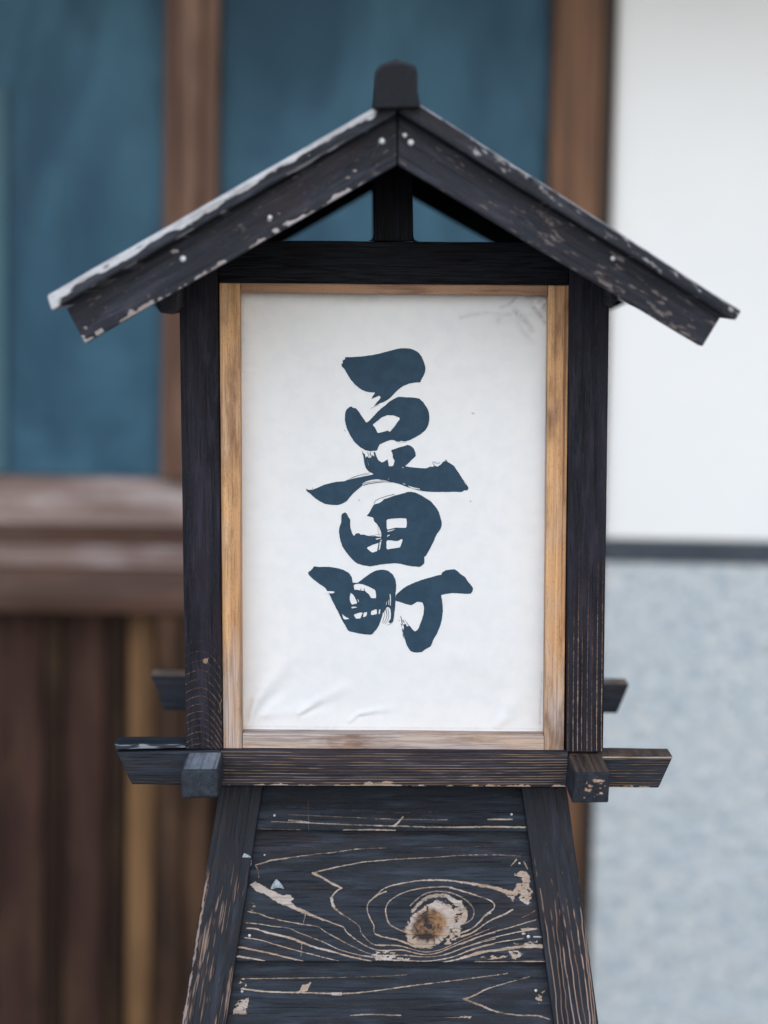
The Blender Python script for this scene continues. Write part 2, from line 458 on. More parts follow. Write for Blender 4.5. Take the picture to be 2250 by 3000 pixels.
def glass_mat():
    n = N('blue_backed_glass'); tc = n.t.nodes.new('ShaderNodeTexCoord').outputs['Object']
    a = n.noise(n.scale(tc, (3.2, 3.2, 1.8)), 1, 4, .6, .6); b = n.noise(n.scale(tc, (16, 16, 7)), 1, 4, .6)
    col = n.mix(n.ss(a, .3, .7), (.024, .062, .102), (.052, .130, .192))
    col = n.mix(n.ss(b, .45, .75, 0, .4), col, (.020, .048, .076))
    return n.done(col, .45, n.bump(b, .001, .3), .08)
M_glass = glass_mat()
M_curtain = simple('grey_green_blind', (.062, .130, .165), .8, .2, (.055, .115, .15), 8)
M_eave = simple('eave_boards', (.05, .034, .026), .8, .2, (.07, .05, .04), 5)

# ------------------------------------------------------------------ ground
g = ob_from('ground', [(-60, -60, GZ), (60, -60, GZ), (60, 60, GZ), (-60, 60, GZ)], [(0, 1, 2, 3)], M_ground)
g['kind'] = 'structure'

# ------------------------------------------------------------------ house behind
YW = 4.65
def bx(x, y): return float(P(x, y, YW)[0])
def bz(x, y): return float(P(x, y, YW)[2])
house = bpy.data.objects.new('house', None); C.objects.link(house); house.location = (0, YW, GZ)
house['label'] = 'old house front with brown sliding doors, blue panes and white plaster wall behind the lantern'
house['category'] = 'house'
HR = (0, YW, GZ)
XA0, XA1 = bx(484, 0), bx(644, 0)              # stile between the panes
XB0, XBm, XB1 = bx(1617, 150), bx(1760, 150), bx(1805, 150)
ZR1t, ZR1m, ZR1b = bz(200, 1400), bz(200, 1528), bz(200, 1592)
ZR2t, ZR2m, ZR2b, ZR2u = bz(200, 1596), bz(200, 1645), bz(200, 1742), bz(200, 1790)
TOP = 2.50; LEFT = -2.2; RIGHT = 3.2
# plaster wall on the right
ZB1, ZB0 = bz(2000, 1583), bz(2000, 1647)
wbox('upper_wall', XB1, RIGHT, YW, YW + .15, ZB1, TOP, M_pl_up, house, HR, .004)
wbox('wall_band', XB1, RIGHT, YW - .02, YW + .15, ZB0, ZB1, M_band, house, HR, .003)
def rough_wall():
    nx, nz = 420, 300
    X = np.linspace(XB1, RIGHT, nx); Z = np.linspace(GZ, ZB0, nz)
    xx, zz = np.meshgrid(X, Z, indexing='ij')
    d = (fbm(xx * 60, zz * 60, 5, 4) - .5) * .016 + (fbm(xx * 9, zz * 9, 9, 3) - .5) * .008
    v = np.stack([xx, YW - .012 - d, zz], -1).reshape(-1, 3)
    i, j = np.meshgrid(np.arange(nx - 1), np.arange(nz - 1), indexing='ij'); i = i.ravel(); j = j.ravel()
    q = np.stack([i * nz + j, (i + 1) * nz + j, (i + 1) * nz + j + 1, i * nz + j + 1], 1)
    # close the sheet into a slab
    base = len(v); bk = [(XB1, YW + .15, GZ), (RIGHT, YW + .15, GZ), (RIGHT, YW + .15, ZB0), (XB1, YW + .15, ZB0)]
    v = np.vstack([v, bk]); ed = [k for k in range(nz)]
    faces = q.tolist()
    faces.append([base, base + 3] + [k for k in range(nz - 1, -1, -1)])
    faces.append([base + 1, base + 2] + [(nx - 1) * nz + k for k in range(nz - 1, -1, -1)])
    faces.append([base, base + 1, base + 2, base + 3])
    me = bpy.data.meshes.new('lower_wall'); me.from_pydata((v - np.array(HR)).tolist(), [], faces); me.validate()
    me.polygons.foreach_set('use_smooth', np.ones(len(me.polygons), bool))
    me.materials.append(M_pl_low); o = bpy.data.objects.new('lower_wall', me); C.objects.link(o); o.parent = house
    return o
rough_wall()
# corner post: brown face and a dark-coloured strip standing in for its shaded reveal
wbox('corner_post', XB0, XBm, YW - .045, YW + .12, GZ, TOP, M_corner, house, HR, .006, 'z')
wbox('reveal_shade', XBm + .001, XB1 - .001, YW - .025, YW + .12, GZ, TOP, M_dark, house, HR, .004, 'z')
# sliding doors
def door(x0, x1, s0, s1, xr=None):
    d = bpy.data.objects.new('sliding_door', None); C.objects.link(d); d.parent = house
    YD = YW
    wbox('glass_pane', x0 + .002, x1 - .002, YD + .035, YD + .042, ZR1t + .002, TOP - .03, M_glass, d, HR, 0)
    x1_ = x1; x1 = xr or x1
    wbox('rail', x0, x1, 0, 0, 0, 0, M_railg, d, HR, .004, 'x', [(YD + .03, ZR1t), (YD - .012, ZR1m), (YD - .012, ZR1m - .006), (YD + .05, ZR1m - .006), (YD + .05, ZR1t)])
    wbox('rail', x0, x1, 0, 0, 0, 0, M_rail, d, HR, .003, 'x', [(YD - .004, ZR1m - .008), (YD + .006, ZR1b), (YD + .05, ZR1b), (YD + .05, ZR1m - .008)])
    wbox('sill', x0, x1, 0, 0, 0, 0, M_railg, d, HR, .004, 'x', [(YD + .02, ZR2t), (YD - .041, ZR2m), (YD - .041, ZR2m - .004), (YD + .05, ZR2m - .004), (YD + .05, ZR2t)])
    wbox('sill', x0, x1, 0, 0, 0, 0, M_rail, d, HR, .006, 'x', [(YD - .036, ZR2m - .006), (YD - .040, ZR2b), (YD - .030, ZR2u), (YD + .08, ZR2u), (YD + .08, ZR2m - .006)])
    x1 = x1_
    xs = s0
    for k in range(len(xs) - 1):
        wbox('plank', xs[k] + .0025, xs[k + 1] - .0025, YD + .058 + .005 * (k % 2), YD + .08, .004 + GZ, ZR2u - .004, M_plank[s1[k % len(s1)]], d, HR, .004, 'z')
    wbox('backing', x0, x1, YD + .082, YD + .09, .004 + GZ, ZR2u, M_dark, d, HR, 0)
    wbox('top_rail', x0, x1, YD - .01, YD + .05, TOP - .028, TOP, M_rail, d, HR, .004)
    return d
pl = [bx(v, 2400) for v in (-560, -430, -300, -190, -40, 118, 172, 300, 362)]
d1 = door(LEFT, XA0 - .001, [LEFT] + pl + [bx(450, 2400) - .004], [0, 1, 0, 1, 0, 1, 0, 1, 0, 2], XA1 - .001)
d2x = [XA1 + .001 + (XB0 - XA1 - .002) * k / 7 for k in range(8)]
door(XA1 + .001, XB0 - .001, d2x, [0, 1, 1, 0, 1, 0, 0])
# the stile between them, grooved
wbox('door_stile', XA0, XA0 + .028, YW - .016, YW + .05, ZR1t + .001, TOP, M_stile, house, HR, .006, 'z')
wbox('door_stile', XA0 + .029, XA0 + .077, YW - .022, YW + .05, ZR1t + .001, TOP, M_stile, house, HR, .006, 'z')
wbox('door_stile', XA0 + .078, XA1, YW - .010, YW + .05, ZR1t + .001, TOP, M_stile, house, HR, .006, 'z')
wbox('lower_stile', XA0 - .004, XA0 + .05, YW - .020, YW + .05, GZ, ZR2u - .002, M_low, house, HR, .006, 'z')
wbox('lower_stile', XA0 + .052, XA1, YW - .012, YW + .05, GZ, ZR2u - .002, M_low, house, HR, .006, 'z')
wbox('blind', LEFT + .01, bx(16, 900), YW + .020, YW + .030, ZR1t + .005, bz(20, 250), M_curtain, house, HR, .002)
# wall above, eave over the street side
wbox('lintel', LEFT, RIGHT, YW - .03, YW + .15, TOP + .002, TOP + .22, M_dark, house, HR, .004)
wbox('eave', LEFT, RIGHT, 0, 0, 0, 0, M_eave, house, HR, .004, 'x', [(YW - .80, TOP + .0), (YW - .80, TOP + .04), (YW + .15, TOP + .50), (YW + .15, TOP + .223), (YW-.04, TOP + .223)])
wbox('back_wall', LEFT, RIGHT, YW + .16, YW + .2, GZ, TOP + .4, M_dark, house, HR, 0)

# ------------------------------------------------------------------ the lantern
YF = 2.35          # front face of the posts
DB = .43           # front to back
root_v = (float(P(1150, 2250, YF)[0]), YF + DB / 2, GZ)
lan = bpy.data.objects.new('sign_lantern', None); C.objects.link(lan); lan.location = root_v
lan['label'] = 'charred wooden sign lantern with small gabled roof and brush-lettered white paper panel'
lan['category'] = 'lantern'
B = (0, DB - .04, 0)

# --- traced wear -----------------------------------------------------
def tz(ox, oy, s):
    return lambda pts: [(ox + x * s, oy + y * s) for x, y in pts]
Z7 = tz(500, 2250, .42194); Z8 = tz(1100, 2250, .42194); ZL = tz(680, 2440, .27125)
ZK = tz(1100, 2620, .21097); ZR = tz(1350, 2480, .18083); ZB = tz(660, 2800, .5907)

def rasters(lines, patches=()):
    def f(px, py):
        o = np.zeros(px.shape)
        for pts, w0, w1, k in lines: o = np.maximum(o, dist_line(px, py, pts, w0, w1) * k)
        for poly, rag, holes, k in patches: o = np.maximum(o, patch(px, py, poly, rag, holes) * k)
        return o
    return f

b2_lines = [
 (ZL([(255,350),(330,330),(420,300),(540,285),(700,260),(850,240),(1000,225),(1150,205),(1350,178),(1659,165)]), 5, 1.5, .85),
 (ZL([(250,355),(275,400),(290,495)]), 3, 2.5, .8),
 (ZL([(960,930),(1100,985),(1200,1020),(1230,1070),(1300,1130),(1400,1200),(1500,1250),(1600,1275),(1700,1278)]), 4, 2.6, .95),
 (ZL([(1659,300),(1520,310),(1380,325),(1250,350),(1100,380),(960,415),(870,440)]), 2.4, 5, .85),
 (ZL([(870,442),(940,470),(1010,510),(1080,555),(1180,600)]), 8, 7, .95),
 (ZL([(1180,600),(1120,640),(1080,690),(1066,720)]), 6, 5, .8),
 (ZL([(1070,715),(1090,790),(1130,840),(1180,880)]), 11, 5, .95),
 (ZL([(1180,880),(1260,930),(1340,985),(1380,1030),(1390,1080),(1440,1140),(1500,1195),(1580,1220),(1700,1222)]), 2.6, 3, .85),
 (ZL([(1659,640),(1580,670),(1500,730),(1462,780),(1460,850),(1490,930),(1530,1010),(1530,1070),(1570,1115),(1659,1130)]), 5, 4, .88),
 (ZL([(170,855),(300,880),(400,920),(600,965),(780,995),(930,1020),(1000,1070),(1150,1150),(1300,1230),(1450,1295),(1560,1330)]), 3.6, 2.8, .95),
 (ZL([(150,975),(300,990),(450,1015),(620,1035),(700,1075),(850,1130),(1000,1190),(1150,1260),(1300,1305),(1450,1335),(1659,1370)]), 2.8, 2.8, .95),
 (ZL([(150,1035),(250,1040),(400,1085),(600,1130),(760,1190)]), 4, 7.5, 1),
 (ZL([(760,1190),(900,1240),(1100,1290),(1300,1345),(1500,1385)]), 7, 3.5, 1),
 (ZL([(135,1135),(300,1160),(500,1220),(700,1275),(850,1310),(1000,1350),(1150,1385)]), 3.4, 3, .95),
 (ZL([(75,1235),(250,1270),(400,1300),(600,1350),(760,1385)]), 6.5, 4, 1),
 (ZL([(55,1335),(200,1355),(350,1385)]), 7, 4, 1),
 (ZL([(790,880),(780,930),(765,985)]), 3.5, 2, .7), (ZL([(750,1195),(748,1260),(740,1330)]), 4, 2, .7),
 (ZL([(1370,1330),(1659,1345)]), 4, 5, .8),
 (Z8([(0,890),(60,840),(150,810),(300,785),(400,780),(500,782),(600,795)]), 3.5, 6, .92),
 (Z8([(600,795),(700,812),(820,835),(900,860),(970,875)]), 6.5, 15, 1),
 (Z8([(230,1150),(150,1120),(95,1085),(75,1030),(70,980),(95,930),(150,890),(220,860),(300,840),(400,830),(500,828),(560,845),(640,870),(720,895),(790,920),(825,950),(815,985),(760,1025),(735,1060),(680,1110),(620,1135),(560,1160)]), 4, 4, .9),
 (Z8([(520,832),(600,855),(700,885)]), 7, 4, .9),
 (Z8([(240,960),(270,930),(320,890),(380,865),(450,858),(530,870),(600,900),(650,940),(680,980),(682,1020),(660,1060),(600,1090)]), 5, 5, .74),
 (Z8([(255,1000),(300,950),(350,910),(420,888),(490,893),(550,925),(600,965),(622,1010),(610,1060),(560,1100)]), 9, 20, .84),
 (Z8([(0,1155),(50,1175),(150,1195),(230,1225),(280,1245)]), 5, 6, 1),
 (Z8([(0,645),(200,632),(400,622),(600,608),(850,606),(1010,615)]), 3, 2.4, .78),
 (Z8([(400,552),(730,548),(900,552)]), 2, 2, .55),
 (ZK([(0,710),(200,712),(350,725),(500,765),(650,800),(780,795),(900,770),(1050,710),(1200,640),(1400,560),(1580,490)]), 3.6, 2.2, .95),
 (ZK([(0,775),(150,785),(350,775),(480,800),(600,830),(760,835),(900,800),(1050,740),(1250,660),(1450,590),(1659,535)]), 3.6, 3.2, 1),
 (ZK([(-60,850),(200,850),(420,850),(560,865),(700,870),(880,855),(1050,810),(1200,750),(1400,690),(1659,625)]), 3.2, 3, .95),
 (ZK([(0,900),(300,915),(450,925),(700,930),(900,905),(1080,865),(1250,800),(1450,740),(1659,690)]), 3.2, 3.4, 1),
 (ZK([(950,940),(1150,900),(1350,850),(1500,810),(1659,780)]), 4, 6, 1),
 (ZK([(1659,340),(1560,390),(1450,470),(1330,540),(1180,590),(1060,640)]), 4, 4, .95),
 (ZK([(1600,265),(1500,320),(1470,360),(1400,430),(1350,470),(1250,520),(1120,560)]), 4, 5, .92),
 (ZR([(0,1470),(150,1420),(300,1330),(420,1240),(550,1170),(700,1110),(840,1030)]), 4, 5.5, .95),
 (ZR([(0,1530),(200,1450),(400,1370),(520,1320),(650,1290)]), 2.8, 1.5, .7),
 (ZR([(980,1165),(1100,1110),(1200,1050)]), 2.2, 3, .7),
 (ZR([(0,1590),(250,1490),(500,1400),(800,1320),(1000,1260),(1220,1195)]), 3.4, 3.2, .9),
 (ZR([(0,1660),(250,1570),(500,1490),(750,1430),(950,1390),(1250,1345)]), 3, 3.4, .95),
 (ZR([(0,1740),(200,1660),(420,1600),(650,1550),(850,1520),(1020,1495)]), 3.6, 3, .98),
 (ZR([(1180,1470),(1330,1470)]), 5, 3, .9),
 (ZR([(0,1810),(200,1740),(400,1700),(600,1680),(900,1640),(1100,1620),(1320,1620)]), 6, 12, 1),
 (ZR([(230,1865),(700,1870),(1000,1865),(1370,1865)]), 4, 4, .9),
 (ZR([(900,225),(860,270),(810,325)]), 5, 3, .9), (ZR([(1020,250),(1050,310),(1080,370)]), 5, 4, .8),
]
b2_patches = [
 (ZL([(185,560),(250,530),(310,560),(400,620),(480,650),(560,680),(640,670),(660,720),(640,750),(680,790),(760,830),(900,900),(1000,945),(985,955),(860,915),(740,865),(640,820),(540,780),(440,735),(380,690),(340,660),(270,640),(230,600)]), 3, 0, 1),
 (ZL([(1500,1310),(1659,1285),(1759,1300),(1759,1380),(1580,1370)]), 5, .42, 1),
 (ZR([(870,440),(1000,400),(1105,460),(1115,640),(1160,700),(1150,800),(1110,900),(1150,920),(1080,960),(1000,920),(930,850),(950,780),(860,740),(900,620),(1000,590),(940,500),(870,490)]), 4, .3, 1),
 (ZR([(700,740),(880,780),(850,930),(820,880)]), 4, .35, .8),
 (ZR([(760,1690),(900,1690),(1000,1740),(960,1790),(880,1840),(820,1800)]), 4, .36, 1),
 (ZR([(300,1800),(560,1765),(770,1770),(700,1825),(500,1840),(350,1830)]), 5, .42, 1),
 (ZR([(1000,1580),(1150,1540),(1240,1530),(1220,1600),(1020,1640)]), 5, .4, 1),
 (ZR([(840,1560),(950,1560),(940,1600),(870,1590)]), 3, .4, .9),
 (ZR([(980,1330),(1240,1310),(1230,1360),(1030,1450),(990,1440)]), 4, .45, .9),
 (ZK([(0,870),(150,880),(380,880),(480,890),(470,935),(200,930),(0,920)]), 3, .38, 1),
 (ZK([(0,800),(150,800),(180,845),(0,845)]), 4, .5, 1),
 (ZK([(1080,470),(1200,470),(1200,560),(1050,680),(950,700),(960,640)]), 5, .42, 1),
 (ZK([(1060,130),(1200,80),(1250,250),(1240,380),(1130,430),(1050,330)]), 5, .45, .9),
 (ZL([(170,740),(280,790),(270,860),(200,840)]), 4, .55, .75),
]
KX, KY = 1257, 2714
def kell(px, py, a, b):
    x = px - KX; y = py - KY; c, s_ = math.cos(-.62), math.sin(-.62)
    return np.hypot((x * c + y * s_) / a, (-x * s_ + y * c) / b)
def b2_wear(px, py):
    o = rasters(b2_lines, b2_patches)(px, py)
    ang = np.arctan2(py - KY, px - KX)
    e = kell(px, py, 75, 57) + (fbm(px / 12, py / 12, 77, 3) - .5) * .25
    e = e + (fbm(px / 5, py / 3, 83, 3) - .5) * .16 - .16 * np.exp(-((ang + .7) / .8) ** 2)
    o = np.maximum(o, (1 - sstep(e, .93, 1.08)) * (.78 + .38 * fbm(px / 12, py / 3.5, 78, 4)))
    # little radial splits and dirt round the rim
    for k in range(3):
        a = k * .571 + .45 * np.sin(k * 2.1); r0 = .68 + .12 * ((k * 7) % 5) / 5; r1 = r0 + .22
        q = [(KX + 66 * r0 * np.cos(a), KY + 57 * r0 * np.sin(a)), (KX + 66 * r1 * np.cos(a + .03), KY + 57 * r1 * np.sin(a + .03))]
        o = o * (1 - dist_line(px, py, q, 1.0, 1.6) * .6)
    # radial cracks in the knot
    for pts in ([(720,180),(722,300),(735,400)], [(740,390),(640,500),(520,612)], [(735,400),(795,500),(820,690)]):
        o = o * (1 - dist_line(px, py, ZK(pts), 4.5, 2.5) * .95)
    return o
def b2_disp(px, py):
    e = np.hypot((px - KX) / 66, (py - KY) / 57)
    return .0016 * (1 - sstep(e, .5, 1.2)) - .0010 * sstep(py, 2444, 2810) * 0 + (fbm(px / 60, py / 14, 31, 3) - .5) * .0010
# the knot's own colours ride on a tone attribute
def b2_tone(px, py):
    e = kell(px + 1, py + 3, 56, 45)
    return 1 - sstep(e + (fbm(px / 9, py / 9, 44, 3) - .5) * .3, .78, 1.12)
def b2_hue(px, py):
    e = kell(px, py, 54, 44)
    v = .34 + .30 * sstep(px, KX - 6, KX + 26) + .07 * np.sin(e * 30 + 3 * fbm(px / 30, py / 30, 49, 2)) + (fbm(px / 12, py / 9, 46, 4) - .5) * .9
    return v - .25 * sstep(py, KY + 10, KY + 34) * (np.abs(px - KX) < 40) - .5 * (1 - sstep(e, .05, .22))

b1_lines = [
 (Z7([(640,265),(1000,280),(1400,300),(1659,308)]), 1.6, 1.6, .5),
 (Z7([(760,322),(1000,330),(1300,345),(1659,357)]), 2, 2, .72),
 (Z7([(700,372),(1000,382),(1300,395),(1659,402)]), 3, 3, .82),
 (Z7([(820,362),(960,378)]), 5, 5, .85),
 (Z7([(620,424),(900,428)]), 3, 3, .6), (Z7([(1200,430),(1400,428),(1560,432)]), 4, 4, 1),
 (Z8([(0,308),(250,310),(560,300)]), 1.6, 1.4, .5),
 (Z8([(0,355),(250,357),(500,360)]), 2, 3, .75), (Z8([(780,357),(950,357)]), 4, 4, .95),
 (Z8([(0,400),(300,408),(560,412),(800,408),(1040,412)]), 3, 6, .9),
 (Z8([(190,340),(160,375),(130,400)]), 5, 7, .95), (Z8([(0,430),(130,432)]), 4, 4, 1),
 (Z7([(955,210),(957,330),(958,430)]), 3, 3, .5),
]
b3_lines = [
 (ZB([(80,115),(300,112),(500,110),(700,105),(900,95)]), 4, 2.5, .72),
 (ZB([(80,165),(200,178),(400,185),(560,190),(700,180),(850,160),(1000,140),(1150,122),(1400,88)]), 6, 2.5, .9),
 (ZB([(1510,105),(1400,135),(1300,165),(1220,205),(1180,215)]), 3, 7, .8),
 (ZB([(1180,215),(1260,245),(1350,280),(1450,297),(1550,300),(1610,320)]), 7, 5, .76),
 (ZB([(620,298),(720,292),(870,298)]), 5, 5, .78), (ZB([(1080,310),(1220,305)]), 3, 4, .75),
]
b3_patches = [
 (ZB([(360,182),(380,145),(425,135),(405,180)]), 3, .2, 1), (ZB([(38,292),(60,225),(122,205),(102,292)]), 4, .33, 1),
 (ZB([(1535,210),(1585,168),(1560,245)]), 4, .45, .95), (ZB([(60,140),(90,110),(110,150),(80,170)]), 4, .5, .9),
 (ZB([(520,185),(580,182),(575,200),(530,198)]), 3, .2, .95), (ZB([(1150,305),(1220,298),(1215,315)]), 3, .4, .8),
]

# knot-aware board material: tone darkens/oranges the middle of the knot
def knot_board():
    m = M_charb.copy(); m.name = 'charred_knot_board'; tnode = m.node_tree
    b = [q for q in tnode.nodes if q.type == 'BSDF_PRINCIPLED'][0]
    src = b.inputs['Base Color'].links[0].from_socket
    at = tnode.nodes.new('ShaderNodeAttribute'); at.attribute_name = 'tone'
    gcn = tnode.nodes.new('ShaderNodeAttribute'); gcn.attribute_name = 'gc'
    no = tnode.nodes.new('ShaderNodeTexNoise'); no.inputs['Scale'].default_value = 60; no.inputs['Detail'].default_value = 3
    tnode.links.new(gcn.outputs['Vector'], no.inputs['Vector'])
    cr = tnode.nodes.new('ShaderNodeValToRGB'); e = cr.color_ramp.elements
    e[0].position = .20; e[0].color = (.028, .020, .021, 1); e[1].position = .85; e[1].color = (.30, .165, .080, 1)
    ah = tnode.nodes.new('ShaderNodeAttribute'); ah.attribute_name = 'hue'; tnode.links.new(ah.outputs['Fac'], cr.inputs[0])
    mx = tnode.nodes.new('ShaderNodeMix'); mx.data_type = 'RGBA'
    tnode.links.new(at.outputs['Fac'], mx.inputs[0]); tnode.links.new(src, mx.inputs[6]); tnode.links.new(cr.outputs[0], mx.inputs[7])
    tnode.links.new(mx.outputs[2], b.inputs['Base Color'])
    return m
M_knot = knot_board()

# --- posts -------------------------------------------------------------
def post_l_wear(px, py):
    o = np.zeros(px.shape)
    peak = 2178
    k = 0
    while peak > 1560:
        xs = np.linspace(540, 655, 9); u = (xs - 590) / 60
        ys = peak + np.where(u < 0, 20 * u * u, 58 * u ** 1.8 * (u > 0))
        ys = peak + np.where(u < 0, 26 * u * u, 62 * np.abs(u) ** 1.9)
        fade = np.clip((peak - 1500) / 500, .2, 1)
        o = np.maximum(o, dist_line(px, py, list(zip(xs, ys)), 2.4, 3.2) * (.62 * fade))
        peak -= 17 + 1.1 * k; k += 1
    o = np.maximum(o, sstep(px, 632, 650) * sstep(py, 1980, 2060) * (1 - sstep(py, 2060, 2190)) * sstep(fbm(px / 5, py / 16, 8, 3), .45, .6) * .75)
    o = np.maximum(o, patch(px, py, [(594, 1926), (612, 1920), (606, 1940), (596, 1938)], 3) * .8)
    return o
def post_r_wear(px, py):
    o = np.zeros(px.shape)
    for x, k in ((1664, .55), (1679, .7), (1692, .78), (1704, .7), (1720, .72), (1733, .6), (1748, .85), (1762, .8)):
        top = 1500 if k > .7 else 1700
        o = np.maximum(o, dist_line(px, py, [(x + 14, top - 500), (x + 6, 1600), (x + 2, 1900), (x, 2100), (x, 2200)], 1.0, 3.4) * k * sstep(py, top - 350, 2050))
    return o
posts = []
CL = [(522, 700), (635, 640), (652, 2196), (545, 2196)]
CR = [(1669, 640), (1787, 700), (1767, 2204), (1659, 2204)]
HI = (110, 620)
beam('post', CL, YF, .040, M_post, lan, root_v, HI, .0015, 't', post_l_wear)
beam('post', CR, YF, .040, M_post, lan, root_v, HI, .0015, 't', post_r_wear)
beam('post', CL, YF, .040, M_post, lan, root_v, (3, 20), .0015, 't', back=B)
beam('post', CR, YF, .040, M_post, lan, root_v, (3, 20), .0015, 't', back=B)
# header, king post (front and back frame)
for bk, rs in ((None, (200, 24)), (B, (10, 3))):
    beam('header', [(637, 704), (1668, 711), (1667, 836), (638, 829)], YF + .002, .036, M_black, lan, root_v, rs, .0012, back=bk)
    beam('king_post', [(1093, 470), (1208, 470), (1211, 707), (1096, 706)], YF + .004, .032, M_black, lan, root_v, (6, 10), .0012, 't', back=bk)
# little fillets where the king post meets the header
prism('fillet', [(1097, 706), (1080, 706), (1090, 700), (1096, 690)], YF + .008, YF + .03, M_black, lan, root_v, 0)
prism('fillet', [(1210, 690), (1214, 702), (1226, 708), (1210, 708)], YF + .008, YF + .03, M_black, lan, root_v, 0)
# side rails between front and back frame, eave beams under the roof slopes
prism('side_rail', [(528, 800), (600, 800), (600, 870), (528, 870)], YF + .042, YF + DB - .042, M_black, lan, root_v)
prism('side_rail', [(1700, 810), (1780, 810), (1780, 880), (1700, 880)], YF + .042, YF + DB - .042, M_black, lan, root_v)
prism('eave_beam', [(452, 878), (520, 838), (520, 905), (505, 922), (470, 915)], YF - .085, YF + DB + .08, M_char, lan, root_v, .001)
prism('eave_beam', [(1789, 830), (1816, 862), (1803, 888), (1790, 900)], YF - .085, YF + DB + .08, M_char, lan, root_v, .001)

# --- roof ---------------------------------------------------------------
YB = 2.20
def edge_wear(ax, ay, bx_, by_, amp, base, seed, k=1.0):
    """wear hugging the edge through two pixels"""
    L = math.hypot(bx_ - ax, by_ - ay); nx, ny = (by_ - ay) / L, -(bx_ - ax) / L
    def f(px, py):
        d = np.abs((px - ax) * nx + (py - ay) * ny); al = ((px - ax) * (bx_ - ax) + (py - ay) * (by_ - ay)) / L
        n = fbm(al / 26, d / 30 + 3, seed, 4)
        n2 = fbm(al / 120, d * 0, seed + 5, 2)
        return sstep((n - .40) * amp * 3.2 * (n2 + .35) + base - d, -2, 4) * k
    return f
ew_l = edge_wear(249, 1006, 1163, 482, 20, 1.5, 51)
ew_l_top = edge_wear(196, 905, 1163, 335, 4, -3, 52, .6)
def barge_l_wear(px, py):
    o = ew_l(px, py) * (1 - sstep(px, 1020, 1110) * .85)
    al = px * .87 - py * .5; dd = px * .5 + py * .87
    sp = sstep(fbm(al / 26, dd / 7, 91, 4) + .05 * fbm(al / 5, dd / 3, 92, 2), .66, .84) * .55
    o = np.maximum(o, sp)
    for x, y, a in ((512, 735, 15), (790, 645, 8), (820, 625, 6), (1022, 520, 9), (1040, 500, 7), (250, 960, 10), (215, 880, 12), (243, 985, 10)):
        e = np.hypot((px - x) / a, (py - y) / (a * .5)); o = np.maximum(o, (1 - sstep(e + (fbm(px / 6, py / 6, 5, 3) - .5), .6, 1.1)) * .9)
    return o
def barge_r_wear(px, py):
    al = px * .85 + py * .52; dd = py * .85 - px * .52
    sp = sstep(fbm(al / 34, dd / 9, 191, 5) + .06 * sstep(px, 1450, 1700), .60, .82) * .62
    o = np.maximum(sp, edge_wear(1163, 482, 2058, 1015, 7, -1, 53)(px, py) * .9 * sstep(px, 1400, 1560))
    for x, y, a, b in ((1600, 640, 45, 16), (1620, 700, 30, 14), (1775, 830, 55, 14), (1990, 975, 55, 22), (1560, 705, 20, 8), (1860, 905, 40, 10), (1760, 800, 22, 10)):
        e = np.hypot(((px - x) * .86 + (py - y) * .5) / a, ((py - y) * .86 - (px - x) * .5) / b)
        o = np.maximum(o, (1 - sstep(e + (fbm(al / 16, dd / 6, 6, 4) - .5) * 2.6, .1, 1.2)) * .62)
    return o
BL_ = [(196, 905), (1163, 335), (1163, 482), (249, 1006)]
BR_ = [(1166, 335), (2111, 929), (2058, 1015), (1166, 482)]
RB = (0, .79, 0)
bl1 = beam('bargeboard', BL_, YB, .022, M_barge, lan, root_v, (420, 60), .0012, 's', barge_l_wear)
br1 = beam('bargeboard', BR_, YB, .022, M_barge, lan, root_v, (420, 60), .0012, 's', barge_r_wear)
beam('bargeboard', [(196, 905), (1163, 335), (1163, 445), (262, 966)], YB, .022, M_black, lan, root_v, (10, 3), .0012, 's', back=RB)
beam('bargeboard', [(1166, 335), (2111, 929), (2048, 958), (1166, 455)], YB, .022, M_black, lan, root_v, (10, 3), .0012, 's', back=RB)
def roof_l_wear(px, py):
    up = 324 + (1081 - px) * .579; d = py - up
    n = fbm(px / 45, d / 10, 61, 4); n2 = fbm(px / 16, d / 8, 62, 3)
    o = sstep((n * 1.2 + .15) * 34 - 4 - d + (n2 - .5) * 12, -3, 3) * (1 - sstep(px, 1090, 1120))
    o = np.maximum(o, sstep(fbm(px / 60, d / 12, 63, 3), .58, .68) * sstep(d, 36, 50) * .6)
    o = np.maximum(o, 1 - sstep(px, 165, 190))
    return o
roof_l_wear.allround = True
def roof_r_wear(px, py):
    up = 309 + (px - 1233) * .643; d = py - up
    n = fbm(px / 30, d / 14, 71, 4); n2 = fbm(px / 10, d / 8, 72, 3)
    o = sstep(n2 * .45 + n * .6 + .08 * sstep(d, 34, 10), .56, .80) * .75 * sstep(px, 1300, 1400)
    o = np.maximum(o, sstep(9 * n - d, -2, 2) * .8)
    return o
roof_r_wear.allround = True
rl = [(136, 866), (1163, 277), (1163, 333), (150, 912)]
rr_ = [(1166, 266), (2172, 911), (2154, 940), (1166, 330)]
beam('roof_board', rl, YB - .022, .86, M_roof, lan, root_v, (420, 26), .0025, 's', roof_l_wear, rough=.0012)
beam('roof_board', rr_, YB - .022, .86, M_roof, lan, root_v, (420, 26), .0022, 's', roof_r_wear, rough=.0012)
prism('ridge_beam', [(1102, 232), (1105, 210), (1122, 192), (1150, 186), (1176, 186), (1202, 193), (1215, 210), (1219, 245), (1226, 278), (1233, 314), (1091, 318), (1096, 270)], YB - .040, YB + .86, M_ridge, lan, root_v, .0022)
prism('ridge_cap', [(1099, 262), (1096, 214), (1108, 192), (1138, 180), (1162, 172), (1190, 180), (1217, 192), (1224, 214), (1224, 262)], YB - .022, YB + .865, M_grey, lan, root_v, .002)

